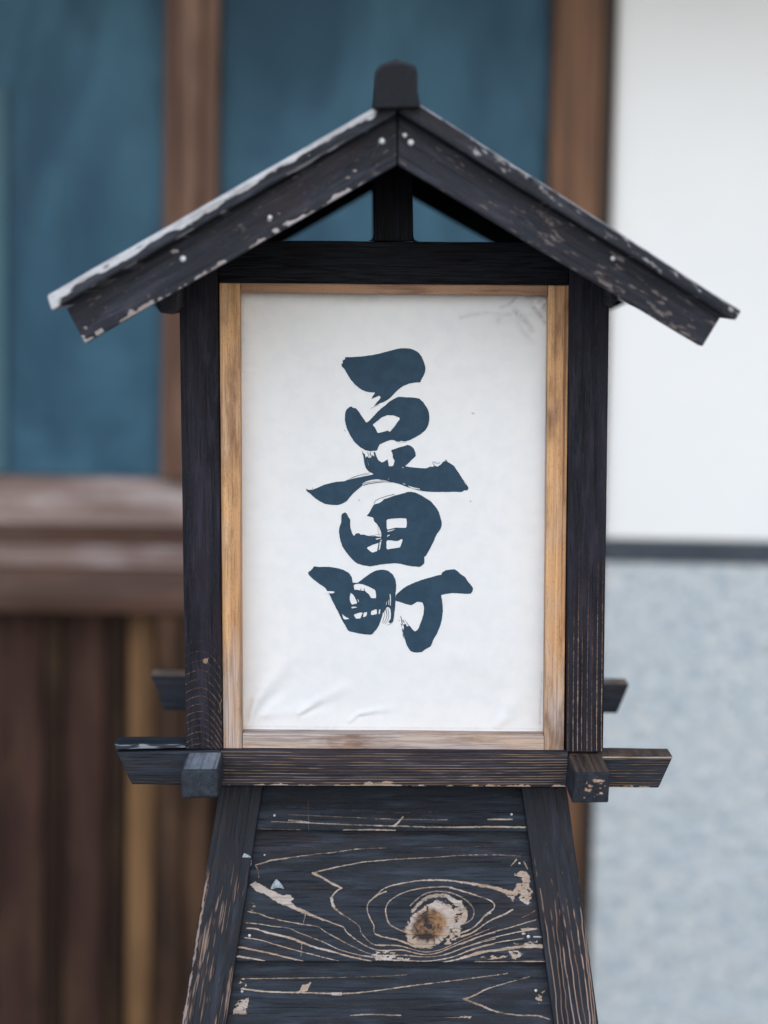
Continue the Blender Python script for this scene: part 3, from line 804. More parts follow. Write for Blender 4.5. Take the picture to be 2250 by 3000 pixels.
# --- nails ---------------------------------------------------------------
def make_nail():
    bm = bmesh.new()
    bmesh.ops.create_uvsphere(bm, u_segments=12, v_segments=8, radius=1)
    for v in bm.verts: v.co.y *= .45
    for f in bm.faces: f.smooth = True
    me = bpy.data.meshes.new('nail'); bm.to_mesh(me); bm.free(); me.materials.append(M_nail); return me
nail_me = make_nail()
def nail(x, y, Y, rad, parent):
    o = bpy.data.objects.new('nail', nail_me); C.objects.link(o); o.parent = parent
    p = P(x, y, Y); o.location = Vector(p) - Vector(root_v); o.scale = (rad,) * 3; return o
for x, y, q in ((1119, 413, bl1), (536, 758, bl1), (791, 637, bl1), (1204, 417, br1), (1186, 396, br1), (1796, 757, br1)):
    nail(x, y, YB - .0006, 0.0033 if (x, y) not in ((791, 637), (1186, 396), (1796, 757)) else .0024, q)

# --- sign panel -----------------------------------------------------------
YP = YF + .006
panel = bpy.data.objects.new('sign_panel', None); C.objects.link(panel); panel.parent = lan
def stile_wear(px, py):
    return np.clip(sstep(py, 1750, 2150) * .9 + (fbm(px / 30, py / 110, 15, 3) - .5) * .9, 0, 1)
beam('stile', [(642, 826), (703, 826), (709, 2196), (654, 2196)], YP, .026, M_frame, panel, root_v, (40, 400), .001, 't', stile_wear)
beam('stile', [(1607, 832), (1667, 832), (1652, 2203), (1595, 2203)], YP, .026, M_frame, panel, root_v, (40, 400), .001, 't', stile_wear)
beam('rail', [(704, 826), (1606, 832), (1606, 866), (704, 858)], YP + .001, .026, M_frame_top, panel, root_v, (200, 10), .001)
def full(px, py): return np.full(px.shape, 1.0)
full.allround = True
beam('rail', [(710, 2149), (1594, 2156), (1594, 2202), (710, 2196)], YP + .001, .026, M_frame, panel, root_v, (200, 16), .001, 's', full)
# paper
Z9 = tz(600, 1750, .663); ZT = tz(1350, 780, .3014)
def crease(px, py, pts, wd, taper=False):
    pts = np.array(pts, float); best = np.full(px.shape, 1e9); al = np.zeros(px.shape); acc = 0.0
    for a, b in zip(pts[:-1], pts[1:]):
        d = b - a; tt = np.clip(((px - a[0]) * d[0] + (py - a[1]) * d[1]) / (d @ d), 0, 1)
        q = np.hypot(px - a[0] - tt * d[0], py - a[1] - tt * d[1]); m = q < best
        best = np.where(m, q, best); al = np.where(m, acc + tt * np.hypot(*d), al); acc += np.hypot(*d)
    al = al / acc
    if taper: return np.exp(-(best / (wd * (1 + al * 1.6))) ** 2) * (1 - sstep(al, .15, 1.0)) * (.65 + .7 * fbm(px / 40, py / 40, int(wd * 7), 2)) * sstep(al, -.25, .12)
    return np.exp(-(best / wd) ** 2)
def make_paper():
    nx, ny = 240, 340
    u, v = np.meshgrid(np.linspace(0, 1, nx), np.linspace(0, 1, ny), indexing='ij')
    Cn = [(696, 850), (1612, 860), (1600, 2162), (703, 2155)]
    px = (Cn[0][0] * (1 - u) + Cn[1][0] * u) * (1 - v) + (Cn[3][0] * (1 - u) + Cn[2][0] * u) * v
    py = (Cn[0][1] * (1 - u) + Cn[1][1] * u) * (1 - v) + (Cn[3][1] * (1 - u) + Cn[2][1] * u) * v
    h = np.zeros(px.shape)
    cr = [(Z9([(180, 575), (230, 450), (330, 310), (480, 160)]), 13, .0030), (Z9([(200, 570), (300, 450), (440, 330)]), 9, -.0016),
          (Z9([(195, 572), (290, 480), (420, 410)]), 9, .0018), (Z9([(420, 510), (500, 455), (620, 400), (740, 370)]), 9, .0018),
          (Z9([(430, 520), (520, 480), (600, 450)]), 6, -.0010),
          (Z9([(640, 545), (680, 515), (760, 500), (860, 490), (930, 487)]), 6, .0013), (Z9([(670, 530), (760, 515), (850, 505)]), 5, -.0008),
          (Z9([(250, 520), (400, 500), (560, 520)]), 10, .0010), (Z9([(185, 560), (200, 420), (260, 300)]), 8, -.0012),
          (Z9([(1300, 560), (1400, 430), (1470, 400)]), 16, .0014), (Z9([(1100, 250), (1300, 330), (1470, 420)]), 30, .0012),
          (ZT([(840, 310), (700, 420), (560, 470), (300, 480), (0, 500)]), 9, .0014), (ZT([(840, 300), (760, 480), (830, 600)]), 8, .0022),
          (ZT([(560, 290), (480, 360), (360, 420)]), 6, .0012), (ZT([(840, 320), (640, 480), (700, 640)]), 9, .0018),
          (ZT([(720, 380), (780, 490), (835, 580)]), 5, -.0014),
          ([(702, 1085), (740, 1088), (790, 1094)], 4, .0005), ([(955, 1735), (985, 1735), (1005, 1740)], 4, .0006),
          ([(720, 870), (760, 900), (790, 960)], 14, .0012), ([(900, 866), (940, 880), (980, 866)], 12, .0008)]
    for pts, wd, a in cr: h += crease(px, py, pts, wd, True) * a * 1.2
    h += (fbm(px / 170, py / 220, 88, 3) - .5) * .0022 * sstep(np.abs(py - 1480), 420, 560)
    edge = np.minimum.reduce([u, 1 - u, v, 1 - v]); h *= sstep(edge, 0.0, .035) * .8 + .2
    W = P(px, py, YP + .0245); W[..., 1] -= h
    # stains: soot rubbed into the folds at the top right corner
    st = np.zeros(px.shape)
    for pts, wd, a in ((ZT([(0, 500), (100, 472), (250, 452), (420, 470), (560, 462)]), 4, .26), (ZT([(560, 288), (520, 320), (470, 370), (380, 405)]), 3, .42),
                       (ZT([(530, 440), (590, 500), (650, 560), (690, 620)]), 6, .50), (ZT([(712, 405), (760, 460), (800, 510), (835, 570)]), 5, .60),
                       (ZT([(560, 560), (620, 650), (700, 740)]), 7, .25), (ZT([(700, 300), (690, 350), (680, 380)]), 4, .3),
                       (ZT([(845, 310), (840, 500), (845, 720)]), 4, .60), (ZT([(640, 295), (800, 290), (850, 310)]), 5, .60),
                       (ZT([(750, 290), (770, 340), (800, 380)]), 6, .35), (ZT([(0, 275), (300, 280), (640, 292)]), 2, .35),
                       ([(720, 862), (900, 864), (1080, 868)], 5, .22), ([(710, 870), (712, 1000)], 2.5, .25), ([(990, 868), (1040, 878), (1100, 870)], 7, .18),
                       (ZT([(380, 500), (360, 530)]), 6, .25), ([(1600, 1000), (1597, 1500), (1594, 2100)], 2.2, .30), ([(712, 2128), (900, 2131), (1590, 2136)], 1.6, .25),
                       (Z9([(1490, 330), (1485, 440), (1480, 560)]), 2, .35)):
        st = np.maximum(st, crease(px, py, pts, wd * 1.5) * a * .9 * (.2 + 1.5 * fbm(px / 9, py / 9, 19, 4)) * (.5 + fbm(px / 60, py / 60, 27, 2)))
    for x, y, r_ in ((1385, 1211, 2.4), (1378, 1468, 1.8), (1053, 1466, 1.2), (1010, 1262, 1)):
        st = np.maximum(st, (np.hypot(px - x, py - y) < r_ * 1.4) * .9)
    vv = W.reshape(-1, 3)
    i, j = np.meshgrid(np.arange(nx - 1), np.arange(ny - 1), indexing='ij'); i = i.ravel(); j = j.ravel()
    q = np.stack([i * ny + j, i * ny + j + 1, (i + 1) * ny + j + 1, (i + 1) * ny + j], 1)
    o = ob_from('paper', vv, q, M_paper, panel, root_v, True)
    set_attr(o, 'gc', vv[:, [0, 2, 1]]); set_attr(o, 'stain', st.ravel())
    o.modifiers.new('thickness', 'SOLIDIFY').thickness = .0006
    o.modifiers[-1].offset = -1
    return o
make_paper()
beam('leak_strip', [(636, 842), (640, 842), (643, 1400), (640, 1400)], YP + .012, .010, M_paper, panel, root_v, (2, 10), .0003, rough=0)  # pale strip added for the light leaking through the gap

# brush lettering
TA = tz(850, 980, .36166); TB = tz(850, 1400, .36166)
def refine(poly, amp=.55, step=2.2, seed=0, closed=True, smooth=True):
    p = np.array(poly, float)
    if smooth:
        q = []
        n = len(p)
        for i in range(n):
            a, b = p[i], p[(i + 1) % n]; prv = p[i - 1]
            q += [a * .85 + b * .15, a * .5 + b * .5, a * .15 + b * .85]
        p = np.array(q)
    out = []
    n = len(p)
    for i in range(n):
        a, b = p[i], p[(i + 1) % n]; L = np.linalg.norm(b - a); k = max(int(L / step), 1)
        for j in range(k): out.append(a + (b - a) * j / k)
    o = np.array(out); nx = noise(o[:, 0] / 3.1, o[:, 1] / 3.1, seed) - .5; ny = noise(o[:, 0] / 3.1, o[:, 1] / 3.1, seed + 9) - .5
    return o + np.stack([nx, ny], 1) * amp * 2

def ribbon(pts, w0, w1):
    p = np.array(pts, float); n = len(p); d = np.gradient(p, axis=0); d /= np.linalg.norm(d, axis=1, keepdims=True) + 1e-9
    nn = np.stack([-d[:, 1], d[:, 0]], 1); ww = (w0 + (w1 - w0) * np.linspace(0, 1, n))[:, None] * .5
    return np.vstack([p + nn * ww, (p - nn * ww)[::-1]])

def ink(name, shapes, ribbons=(), seed=0):
    """shapes: list of (outline, [holes]); one flat painted character on the paper"""
    V = []; Fc = []
    def add(loops, dy):
        base = len(V); pts = [q for l in loops for q in l]
        W = P(np.array([q[0] for q in pts]), np.array([q[1] for q in pts]), YP + .0240 - dy)
        V.extend(W.tolist())
        tris = tessellate_polygon([[Vector((q[0], q[1], 0)) for q in l] for l in loops])
        for a, b, c in tris: Fc.append((base + a, base + b, base + c))
    for k, (ol, holes) in enumerate(shapes):
        add([refine(ol, .55, 2.2, seed + k)] + [refine(h, .5, 2.0, seed + 30 + i) for i, h in enumerate(holes)], .00002 * k)
    for k, (pts, w0, w1) in enumerate(ribbons):
        add([refine(ribbon(pts, w0, w1), .25, 2.0, seed + 60 + k, smooth=False)], .0001 + .00001 * k)
    o = ob_from(name, V, np.array(Fc), M_ink, panel, root_v)
    set_attr(o, 'gc', np.array(V)[:, [0, 2, 1]])
    bm = bmesh.new(); bm.from_mesh(o.data)
    bmesh.ops.recalc_face_normals(bm, faces=bm.faces)
    for f in bm.faces:
        if f.normal.y > 0: f.normal_flip()
    bm.to_mesh(o.data); bm.free()
    return o

mame = [
 (TA([(415,240),(428,232),(425,210),(445,200),(445,183),(520,182),(600,176),(680,164),(740,150),(800,134),(860,118),(905,110),(960,112),(1000,122),(1040,145),(1065,180),(1085,225),(1097,265),(1092,310),(1078,340),(1065,362),(1055,388),(1000,390),(950,402),(910,420),(870,450),(840,482),(815,510),(780,535),(745,550),(710,565),(678,583),(700,550),(720,530),(735,508),(722,495),(700,505),(655,525),(672,495),(690,470),(640,467),(600,458),(560,435),(520,400),(490,365),(465,325),(445,285),(420,260)]), []),
 (TA([(443,680),(445,640),(458,605),(480,588),(500,582),(510,595),(530,596),(550,615),(575,655),(600,690),(618,716),(640,700),(670,668),(705,630),(735,600),(775,570),(800,545),(840,522),(880,503),(940,508),(1000,510),(1045,518),(1080,550),(1110,595),(1125,635),(1129,680),(1120,730),(1100,770),(1060,805),(1010,835),(970,855),(930,868),(900,860),(885,868),(865,868),(850,858),(820,853),(790,862),(760,875),(725,890),(715,910),(705,940),(650,945),(610,938),(570,915),(520,870),(485,815),(460,760),(447,715)]),
  [TA([(668,732),(700,705),(745,668),(790,653),(840,655),(888,675),(885,690),(865,715),(850,740),(825,770),(806,790),(795,778),(755,788),(710,800),(695,770),(685,750)])]),
 (TA([(590,960),(595,1000),(600,1040),(612,1080),(635,1108),(680,1132),(650,1138),(600,1148),(540,1160),(490,1172),(440,1188),(380,1192),(320,1205),(280,1215),(235,1235),(200,1250),(170,1262),(150,1258),(128,1255),(140,1275),(165,1290),(195,1320),(235,1348),(275,1370),(330,1380),(380,1382),(420,1372),(460,1348),(490,1310),(520,1278),(560,1245),(590,1220),(584,1205),(640,1180),(700,1172),(760,1180),(820,1195),(870,1205),(920,1225),(980,1245),(1040,1262),(1100,1272),(1180,1276),(1280,1275),(1340,1273),(1385,1278),(1415,1260),(1435,1264),(1447,1240),(1415,1205),(1390,1160),(1365,1120),(1340,1085),(1325,1060),(1290,1040),(1262,1022),(1240,1030),(1225,1050),(1195,1070),(1165,1060),(1160,1072),(1130,1070),(1100,1085),(1040,1080),(980,1075),(930,1068),(950,1050),(990,1010),(1018,985),(1015,955),(1000,920),(975,900),(950,893),(920,905),(880,915),(815,938),(830,965),(832,1000),(848,1020),(835,1065),(800,1068),(795,1040),(790,1010),(770,1025),(745,1038),(715,1020),(700,990),(688,950),(676,950),(682,990),(668,975),(655,995),(640,1000),(622,985),(612,1000),(604,965)]),
  [TA([(905,1072),(922,1078),(908,1082)]), TA([(955,1222),(990,1235),(1055,1250),(1050,1256),(990,1246),(960,1232)]), TA([(905,1200),(935,1212),(925,1216)]), TA([(790,1168),(806,1170),(796,1175)]), TA([(625,1010),(632,1040),(640,1068),(632,1050)])]),
]
mame_r = [(TA([(590,1222),(640,1208),(700,1200),(760,1193),(830,1196),(900,1212)]), 2.2, 1.2), (TA([(590,1206),(680,1190),(760,1184)]), 1.6, .8),
          (TA([(450,1185),(520,1150),(600,1128),(650,1118)]), .8, .6), (TA([(480,1170),(560,1140),(640,1130)]), .8, .8), (TA([(585,945),(592,975)]), 1, 2.5),
          (TA([(648,945),(655,985)]), 1.2, 2), (TA([(626,950),(640,990)]), 1, 1.6), (TA([(1150,1035),(1165,1030),(1180,1040),(1200,1045),(1215,1035)]), 1, 1), (TA([(1155,1040),(1168,1060)]), 1.2, 1),
          (TA([(1255,1015),(1272,1022),(1262,1035)]), 2, 1), (TA([(650,600),(680,585),(720,568)]), .5, .9), (TA([(700,560),(760,548),(790,520)]), .6, .6), (TA([(128,1250),(150,1262),(175,1258)]), 1, 1.2), (TA([(180,1240),(182,1256)]), 1, 1), (TA([(1400,1175),(1425,1210),(1440,1235)]), 1, .8),
          (TA([(640,960),(655,980)]), .8, .8), (TA([(873,880),(900,872),(940,872)]), .5, .5)]
ta = [
 (TB([(415,300),(430,285),(445,280),(460,290),(470,315),(488,340),(485,380),(492,420),(505,455),(518,472),(530,450),(558,447),(572,462),(600,458),(630,470),(665,472),(700,474),(740,478),(738,445),(728,415),(712,385),(700,370),(680,350),(672,320),(645,314),(620,308),(640,285),(655,255),(672,225),(685,212),(720,205),(745,190),(760,172),(800,160),(850,142),(900,130),(935,120),(970,112),(1010,118),(1060,140),(1100,165),(1140,190),(1170,225),(1200,265),(1215,310),(1230,375),(1215,420),(1185,460),(1165,510),(1130,580),(1100,630),(1085,642),(1090,665),(1086,695),(1050,722),(1000,718),(940,708),(900,698),(860,690),(800,695),(740,700),(700,708),(650,718),(590,708),(540,692),(500,658),(460,610),(425,560),(405,500),(395,440),(400,400),(415,360)]),
  [TB([(780,335),(850,328),(900,325),(942,328),(946,365),(942,405),(900,405),(860,402),(820,412),(783,420)]),
   TB([(787,438),(820,430),(856,416),(835,418),(790,428)]), TB([(785,478),(812,462),(800,460),(786,468)]),
   TB([(780,505),(820,505),(850,512),(880,508),(905,492),(912,505),(900,540),(890,565),(840,570),(780,582)]),
   TB([(620,565),(660,545),(700,532),(716,526),(712,560),(704,595),(690,598),(665,605),(640,590)]),
   TB([(724,520),(738,515),(732,560),(722,585),(716,588),(722,550)]), TB([(690,492),(735,484),(740,492),(700,500)]), TB([(738,500),(744,503),(735,515),(727,510)])]),
]
ta_r = [(TB([(680,208),(690,185),(720,168),(780,148),(845,133)]), 1.0, 1.6), (TB([(920,128),(945,116),(985,113)]), .8, .8), (TB([(660,468),(700,460),(740,452)]), .8, .6),
        (TB([(712,380),(712,430),(722,470)]), .9, .7), (TB([(722,470),(718,530),(712,588)]), .8, .6), (TB([(640,462),(720,478)]), .6, .6)]
machi = [
 (TB([(143,765),(165,752),(185,730),(190,716),(240,722),(310,720),(380,730),(440,748),(480,775),(500,805),(505,850),(525,848),(545,850),(560,840),(600,810),(640,780),(680,755),(740,742),(790,750),(830,780),(855,825),(860,880),(853,935),(855,990),(850,1050),(842,1120),(836,1160),(812,1180),(796,1168),(815,1140),(816,1090),(812,1060),(800,1050),(790,1045),(780,1050),(765,1080),(750,1095),(745,1120),(730,1170),(705,1220),(660,1272),(600,1268),(530,1255),(470,1240),(450,1200),(425,1160),(395,1100),(365,1040),(340,985),(310,930),(285,890),(230,855),(185,820),(155,790)]),
  [TB([(512,872),(530,860),(560,858),(590,862),(640,882),(690,908),(698,975),(655,975),(640,945),(605,915),(570,912),(540,905),(520,908)]),
   TB([(492,930),(515,950),(535,990),(545,1015),(500,1028),(484,1000),(482,960)]), TB([(495,1045),(520,1042),(548,1048),(500,1058)]),
   TB([(545,980),(552,985),(560,1005),(552,1003)]),
   TB([(512,1108),(560,1092),(590,1090),(580,1110),(570,1138),(535,1142)]), TB([(596,1092),(625,1085),(618,1120),(590,1130)]), TB([(655,1078),(700,1062),(705,1103),(655,1112)]),
   TB([(418,1100),(440,1120),(485,1142),(435,1148)]), TB([(720,1065),(733,1065),(725,1105),(715,1100)]),
   TB([(806,938),(815,942),(817,1000),(815,1035),(808,1035),(808,990)]), TB([(796,985),(801,985),(802,1030),(796,1030)]), TB([(780,1000),(784,1000),(782,1030),(778,1030)])]),
 (TB([(856,950),(880,925),(930,885),(990,855),(1060,828),(1130,808),(1200,788),(1225,785),(1230,768),(1260,748),(1290,745),(1330,738),(1355,755),(1380,780),(1415,800),(1440,840),(1482,890),(1478,920),(1460,940),(1390,938),(1320,932),(1260,940),(1222,948),(1232,1000),(1238,1070),(1230,1140),(1215,1200),(1190,1260),(1160,1310),(1140,1365),(1100,1385),(1065,1412),(1010,1415),(970,1400),(945,1355),(930,1310),(918,1270),(912,1240),(925,1215),(915,1190),(935,1180),(945,1205),(965,1195),(985,1220),(1010,1245),(1035,1230),(1060,1170),(1080,1110),(1085,1050),(1075,1010),(1030,1003),(1010,1015),(985,1032),(930,1020),(890,1005),(855,998)]), []),
]
machi_r = [(TB([(755,1060),(765,1110),(755,1150),(745,1175)]), 1.4, .8), (TB([(775,1060),(785,1110),(775,1150),(755,1180)]), 2, .8), (TB([(792,1060),(800,1110),(792,1150),(770,1185)]), 1.4, .9),
           (TB([(835,1160),(815,1182),(780,1195)]), 1.5, .6), (TB([(312,925),(345,1000),(390,1080),(415,1140)]), .7, .7), (TB([(895,1120),(905,1160),(908,1190)]), 1.6, 2.4),
           (TB([(912,1150),(925,1175)]), 2, 1.4), (TB([(940,1165),(960,1195)]), 1, 1.6), (TB([(900,1185),(905,1205)]), 2, 1), (TB([(908,1215),(910,1245)]), 1.4, 2.2), (TB([(912,1255),(918,1290)]), 1, 1.8),
           (TB([(880,1150),(886,1160)]), 1.2, 1), (TB([(920,1290),(926,1300)]), 1.2, 1), (TB([(930,1150),(934,1162)]), 1.4, 1), (TB([(920,1215),(928,1210)]), 1.4, 1), (TB([(500,905),(508,890),(520,880)]), 1.5, 1), (TB([(575,895),(570,912)]), 1.5, 1.5), (TB([(600,895),(602,915)]), 1.2, 2)]
ink('painted_character', mame, mame_r, 1)
ink('painted_character', ta, ta_r, 2)
ink('painted_character', machi, machi_r, 3)
# side and back papers of the lantern box
def side_paper(name, a, b, c_, d_):
    return ob_from(name, [a, b, c_, d_], [(0, 1, 2, 3)], M_paper, lan, root_v)
pA = P(560, 850, YF); pB = P(580, 2190, YF); pC = P(1745, 850, YF); pD = P(1735, 2190, YF)
y0_, y1_ = YF + .042, YF + DB - .042
for a, b in ((pA, pB), (pC, pD)):
    o = side_paper('side_paper', (a[0], y0_, a[2]), (b[0], y0_, b[2]), (b[0], y1_, b[2]), (a[0], y1_, a[2]))
    m_ = o.modifiers.new('thickness', 'SOLIDIFY'); m_.thickness = .001
o = side_paper('back_paper', (pA[0], YF + DB - .02, pA[2]), (pC[0], YF + DB - .02, pC[2]), (pD[0], YF + DB - .02, pD[2]), (pB[0], YF + DB - .02, pB[2]))
m_ = o.modifiers.new('thickness', 'SOLIDIFY'); m_.thickness = .001

# --- sill beams --------------------------------------------------------------
def sill_wear(px, py):
    o = np.zeros(px.shape); sl_ = (px - 652) * .0048
    k = 0; y = 2203.0
    while y < 2302:
        for a in (0,):
            yy = y + sl_ + (fbm(px / 260, py * 0 + k * 3.1, 200 + k, 2) - .5) * 5 + 3.2 * np.sin((px - 700) / 330 + k * .15)
            d = np.abs(py - yy)
            s_ = sstep(fbm(px / 90, py * 0 + k * 7.7, 300 + k, 3), .30, .62)
            o = np.maximum(o, (1 - sstep(d, .2, 2.2)) * (.46 + .34 * s_) * (1 - .35 * (px < 640)) )
        y += 7.6 + (k * 7 % 5) * .5; k += 1
    bot = 2301 + sl_
    n = fbm(px / 22, py / 10, 350, 4)
    o = np.maximum(o, sstep(n * 26 - 11.5 - (bot - py) + 8 * sstep(np.abs(px - 1120), 90, 10), -1, 2) * .95 * (px > 655))
    return o * (1 - .25 * sstep(px, 1750, 1700) * 0)
SM = [(652, 2198), (1660, 2203), (1660, 2306), (652, 2301)]
# the beam runs through; its ends are cut back at a slant
sm = beam('sill_beam', [(646, 2197), (1664, 2203), (1664, 2306), (646, 2301)], YF - .004, .042, M_charg, lan, root_v, (520, 70), .0012, 's', sill_wear)
beam('sill_end', [(341, 2204), (646, 2197), (646, 2301), (386, 2298)], YF - .002, .040, M_char, lan, root_v, (160, 70), .0014, 's', lambda px, py: sill_wear(px, py) * .78)
beam('sill_splinter', [(334, 2181), (545, 2180), (545, 2191), (338, 2198)], YF - .002, .038, M_grey, lan, root_v, (80, 10), .0014, 's', lambda px, py: (.35 + .65 * sstep(fbm(px / 30, py / 5, 71, 3), .36, .6)) * .85, rough=.0012)
beam('sill_end', [(1664, 2212), (1972, 2216), (1930, 2308), (1664, 2306)], YF - .002, .040, M_char, lan, root_v, (160, 70), .0014, 's', lambda px, py: np.maximum(sill_wear(px, py) * .8, (1 - sstep(np.abs(py - 2219), 1.5, 4)) * .85), toplight_wear=.45)
beam('sill_beam', [(335, 2180), (1972, 2210), (1930, 2308), (386, 2298)], YF, .042, M_char, lan, root_v, (40, 4), .0014, 's', back=(0, DB - .03, 0), toplight_wear=.7)
# cross beams running front to back
YX = YF - .082
def brk_wear(px, py): return sstep(fbm(px / 16, py / 7, 401, 4), .56, .66) * in_poly(px, py, [(1722, 2280), (1770, 2270), (1776, 2345), (1700, 2345)]) * .85
beam('cross_beam', [(529, 2254), (641, 2253), (641, 2336), (533, 2340)], YX, DB + .16, M_grey, lan, root_v, (40, 30), .003, 'd', rough=.0006, toplight_wear=.85)
cb = beam('cross_beam', [(1684, 2264), (1787, 2263), (1782, 2352), (1675, 2353)], YX, DB + .16, M_char, lan, root_v, (60, 50), .0015, 'd', brk_wear, rough=.0006, toplight_wear=.42)

# --- plinth ---------------------------------------------------------------------
def yp(y): return 2.398 - .062 * (y - 2309) / 691.0
def leg_l_wear(px, py):
    u = (px - (650 - (py - 2303) * .165))           # px from the outer edge
    st = fbm(u / 2.4, (py) / 90, 501, 3); bigp = fbm(u / 34, py / 90, 502, 3)
    o = sstep(st, .36, .72) * sstep(bigp + .10 * np.exp(-((u - 62) / 34.0) ** 2), .40, .66) * .74 * sstep(py, 2450, 2660)
    ed = sstep(5 - np.abs(u - 2) + (fbm(u / 4, py / 14, 503, 3) - .5) * 9, 0, 3) * .8 * sstep(py, 2520, 2620)
    return np.maximum(o, ed)
def leg_r_wear(px, py):
    o = np.zeros(px.shape)
    inx = 1528 + (py - 2309) * .1375; ox = 1661 + (py - 2317) * .136; v = (px - inx) / (ox - inx)
    k = 0
    for vv, st0, kk in ((.10, 2500, .72), (.24, 2640, .6), (.36, 2520, .62), (.47, 2650, .85), (.58, 2600, .8), (.68, 2560, .6), (.80, 2640, .9), (.90, 2500, .75), (.97, 2600, .7)):
        vv2 = vv + .03 * np.sin(py / 140 + k) + (fbm(py / 60, px * 0 + k, 520 + k, 2) - .5) * .05
        d = np.abs(v - vv2) * (ox - inx)
        gate = sstep(py + (fbm(py / 30, px * 0 + k * 5, 540 + k, 3) - .5) * 500, st0 - 60, st0 + 240)
        o = np.maximum(o, (1 - sstep(d, 1.2, 3.6)) * gate * kk); k += 1
    return o
def ext(a, b, y):   # extend a leg edge line to pixel row y
    return a[0] + (b[0] - a[0]) * (y - a[1]) / (b[1] - a[1])
YE = 4200.0
while P(1150, YE, yp(YE))[2] > GZ + .002: YE += 6
def rowY(*ys): return [yp(v) for v in ys]
lo0, lo1, li0, li1 = (645, 2303), (530, 3000), (770, 2305), (662, 3000)
ro0, ro1, ri0, ri1 = (1660, 2311), (1754, 3000), (1528, 2309), (1623, 3000)
TL_ = [(ext(lo0, lo1, 2300), 2300), (ext(li0, li1, 2300), 2300), (ext(li0, li1, 3020), 3020), (ext(lo0, lo1, 3020), 3020)]
TR_ = [(ext(ri0, ri1, 2305), 2305), (ext(ro0, ro1, 2305), 2305), (ext(ro0, ro1, 3020), 3020), (ext(ri0, ri1, 3020), 3020)]
# visible part of each leg is one fine mesh; it continues to the ground as the same timber
def leg(c, w_, bk=None, res=(70, 380)):
    (tlx, ty), (trx, _), _, _ = c
    xl = lambda y: ext(c[0], c[3], y); xr = lambda y: ext(c[1], c[2], y)
    full_c = [(xl(ty), ty), (xr(ty), ty), (xr(YE), YE), (xl(YE), YE)]
    nrow = res[1]
    return beam('leg', full_c, rowY(ty, ty, YE, YE), .042, M_charb2 if w_ else M_char, lan, root_v, res, .0015, 't', w_, back=bk)
M_charb2 = charred('charred_leg', auto=.10, pale=(.36, .29, .29), tan=(.38, .26, .20), dark=(.0048, .0056, .009), mid=(.012, .0145, .022))
leg(TL_, leg_l_wear, None, (60, 900)); leg(TR_, leg_r_wear, None, (60, 900))
def rleg(c):   # rear legs splay backwards
    xl = lambda y: ext(c[0], c[3], y); xr = lambda y: ext(c[1], c[2], y); ty = c[0][1]
    W = P(np.array([xl(ty), xr(ty), xr(YE), xl(YE)]), np.array([ty, ty, YE, YE]), np.array(rowY(ty, ty, YE, YE)))
    yb = YF + DB - .05; V = []
    for q in W:
        V.append((q[0], yb + (2.398 - q[1]), q[2]))
    V += [(a, b + .042, c2) for a, b, c2 in V]
    o = ob_from('leg', V, [(0, 1, 2, 3), (7, 6, 5, 4), (0, 4, 5, 1), (1, 5, 6, 2), (2, 6, 7, 3), (3, 7, 4, 0)], M_char, lan, root_v)
    set_attr(o, 'gc', np.array([(v[2], v[0], v[1]) for v in V])); set_attr(o, 'wear', np.zeros(8)); return o
rleg(TL_); rleg(TR_)
# boards: each one's lower edge stands proud of the board below
def board(y0, y1, wear, mat, res, tone=None, disp=None):
    xl = lambda y: ext(li0, li1, y) - 1.0; xr = lambda y: ext(ri0, ri1, y) + 1.0
    yr0 = y0 + 1; yl = y1
    c = [(xl(y0), y0), (xr(y0), y0 + 5), (xr(y1), y1 + 5), (xl(y1), y1)]
    off_t, off_b = .016, .003
    Ys = [yp(y0) + off_t, yp(y0) + off_t, yp(y1) + off_b, yp(y1) + off_b]
    return beam('board', c, Ys, .014, mat, lan, root_v, res, .0012, 's', wear, disp, tone=tone)
b1 = board(2300, 2432, rasters(b1_lines), M_charb, (560, 80))
b2 = board(2428, 2816, b2_wear, M_knot, (640, 260), b2_tone, b2_disp)
b3 = board(2812, 3195, rasters(b3_lines, b3_patches), M_charb, (520, 200))
y = 3191
while y < YE - 40:
    y1 = min(y + 400, YE - 20)
    board(y, y1, None, M_charb, (8, 4)); y = y1 - 4
def bn(x, y, o, r_, yb_top, yb_bot):
    u = (y - yb_top) / (yb_bot - yb_top)
    Y = (yp(yb_top) + .016) * (1 - u) + (yp(yb_bot) + .003) * u
    nail(x, y, Y - .0004, r_, o)
bn(804, 2389, b1, .0014, 2300, 2432); bn(1499, 2386, b1, .0014, 2300, 2432)
bn(775, 2505, b2, .0010, 2428, 2816); bn(731, 2741, b2, .0018, 2428, 2816); bn(1522, 2529, b2, .0012, 2428, 2816); bn(1548, 2744, b2, .0020, 2428, 2816)
bn(709, 2905, b3, .0015, 2812, 3195); bn(1570, 2902, b3, .0017, 2812, 3195)
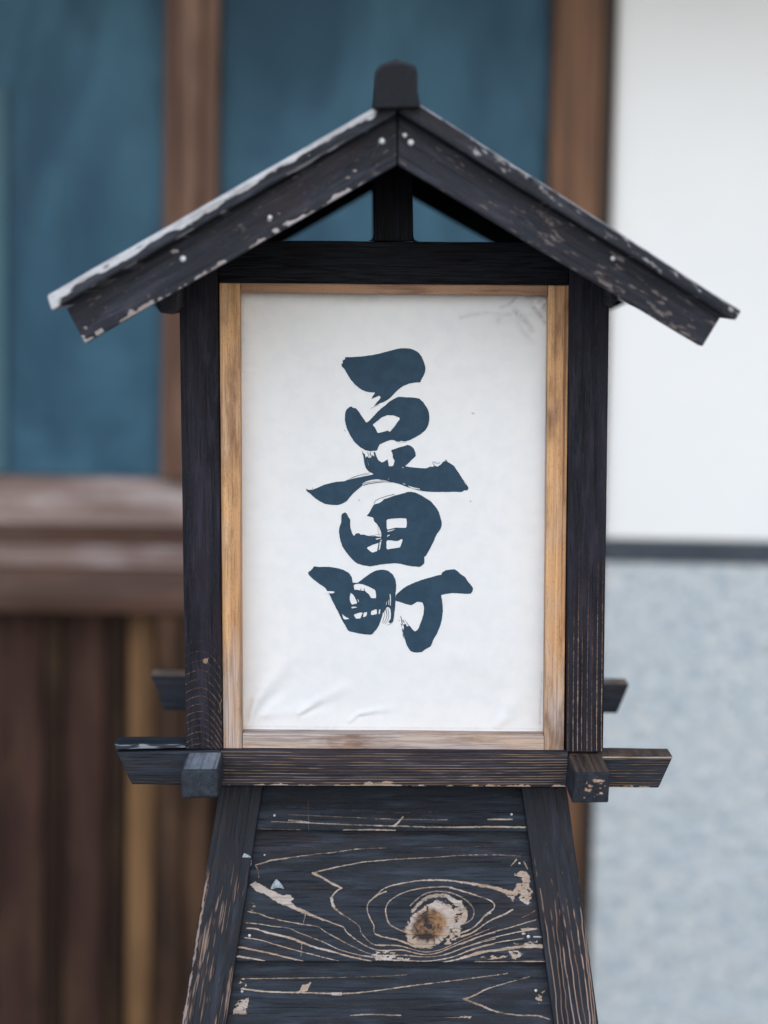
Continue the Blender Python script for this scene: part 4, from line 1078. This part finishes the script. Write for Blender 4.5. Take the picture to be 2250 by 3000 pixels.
# torn paper left on the plinth
def scrap(poly, Y, parent):
    pl_ = refine(poly, .8, 2, 5); W = P(pl_[:, 0], pl_[:, 1], Y)
    tr = tessellate_polygon([[Vector((q[0], q[1], 0)) for q in pl_]])
    o = ob_from('paper_scrap', W, np.array(tr), M_scrap, parent, root_v)
    m_ = o.modifiers.new('thickness', 'SOLIDIFY'); m_.thickness = .0004; m_.offset = 0
    return o
M_scrap = simple('torn_paper', (.42, .48, .53), .9, .1, (.20, .24, .28), 500)
lg = [q for q in lan.children if q.name.startswith('leg')][0]
scrap(ZL([(130, 215), (205, 255), (210, 345), (160, 410), (118, 340), (104, 270)]), yp(2520) - .0005, lg)
scrap(ZL([(475, 490), (540, 560), (566, 612), (540, 600), (500, 590), (455, 600), (450, 625), (490, 640), (475, 652), (405, 610)]), yp(2590) + .009, b2)
# floor and side boards that close the plinth and box
sd0 = P(600, 2330, YF); sd1 = P(1700, 2330, YF)
wbox('box_floor', pB[0] - .01, pD[0] + .01, YF + .045, YF + DB - .045, sd0[2] + .012, sd0[2] + .022, M_char, lan, root_v, .001)

# boarded sides of the plinth, set in behind the legs
for e0, e1, sg in ((lo0, lo1, 1), (ro0, ro1, -1)):
    a = P(ext(e0, e1, 2310) + 14 * sg, 2310, yp(2310)); b = P(ext(e0, e1, YE - 10) + 14 * sg, YE - 10, yp(YE - 10))
    for k in range(7):
        u0, u1 = k / 7, (k + 1) / 7 - .006
        q0 = a + (b - a) * u0; q1 = a + (b - a) * u1; yb = YF + DB - .05
        V = []
        for q, o_ in ((q0, .004), (q1, 0)):
            for yy in (q[1] + .044, yb + (2.398 - q[1])):
                for t_ in (0, .010): V.append((q[0] + sg * (o_ + t_), yy, q[2]))
        o = ob_from('side_board', V, [(0, 1, 3, 2), (4, 6, 7, 5), (0, 4, 5, 1), (2, 3, 7, 6), (0, 2, 6, 4), (1, 5, 7, 3)], M_charb, lan, root_v)
        set_attr(o, 'gc', np.array([(v[1] + k, v[2], v[0]) for v in V])); set_attr(o, 'wear', np.zeros(8))
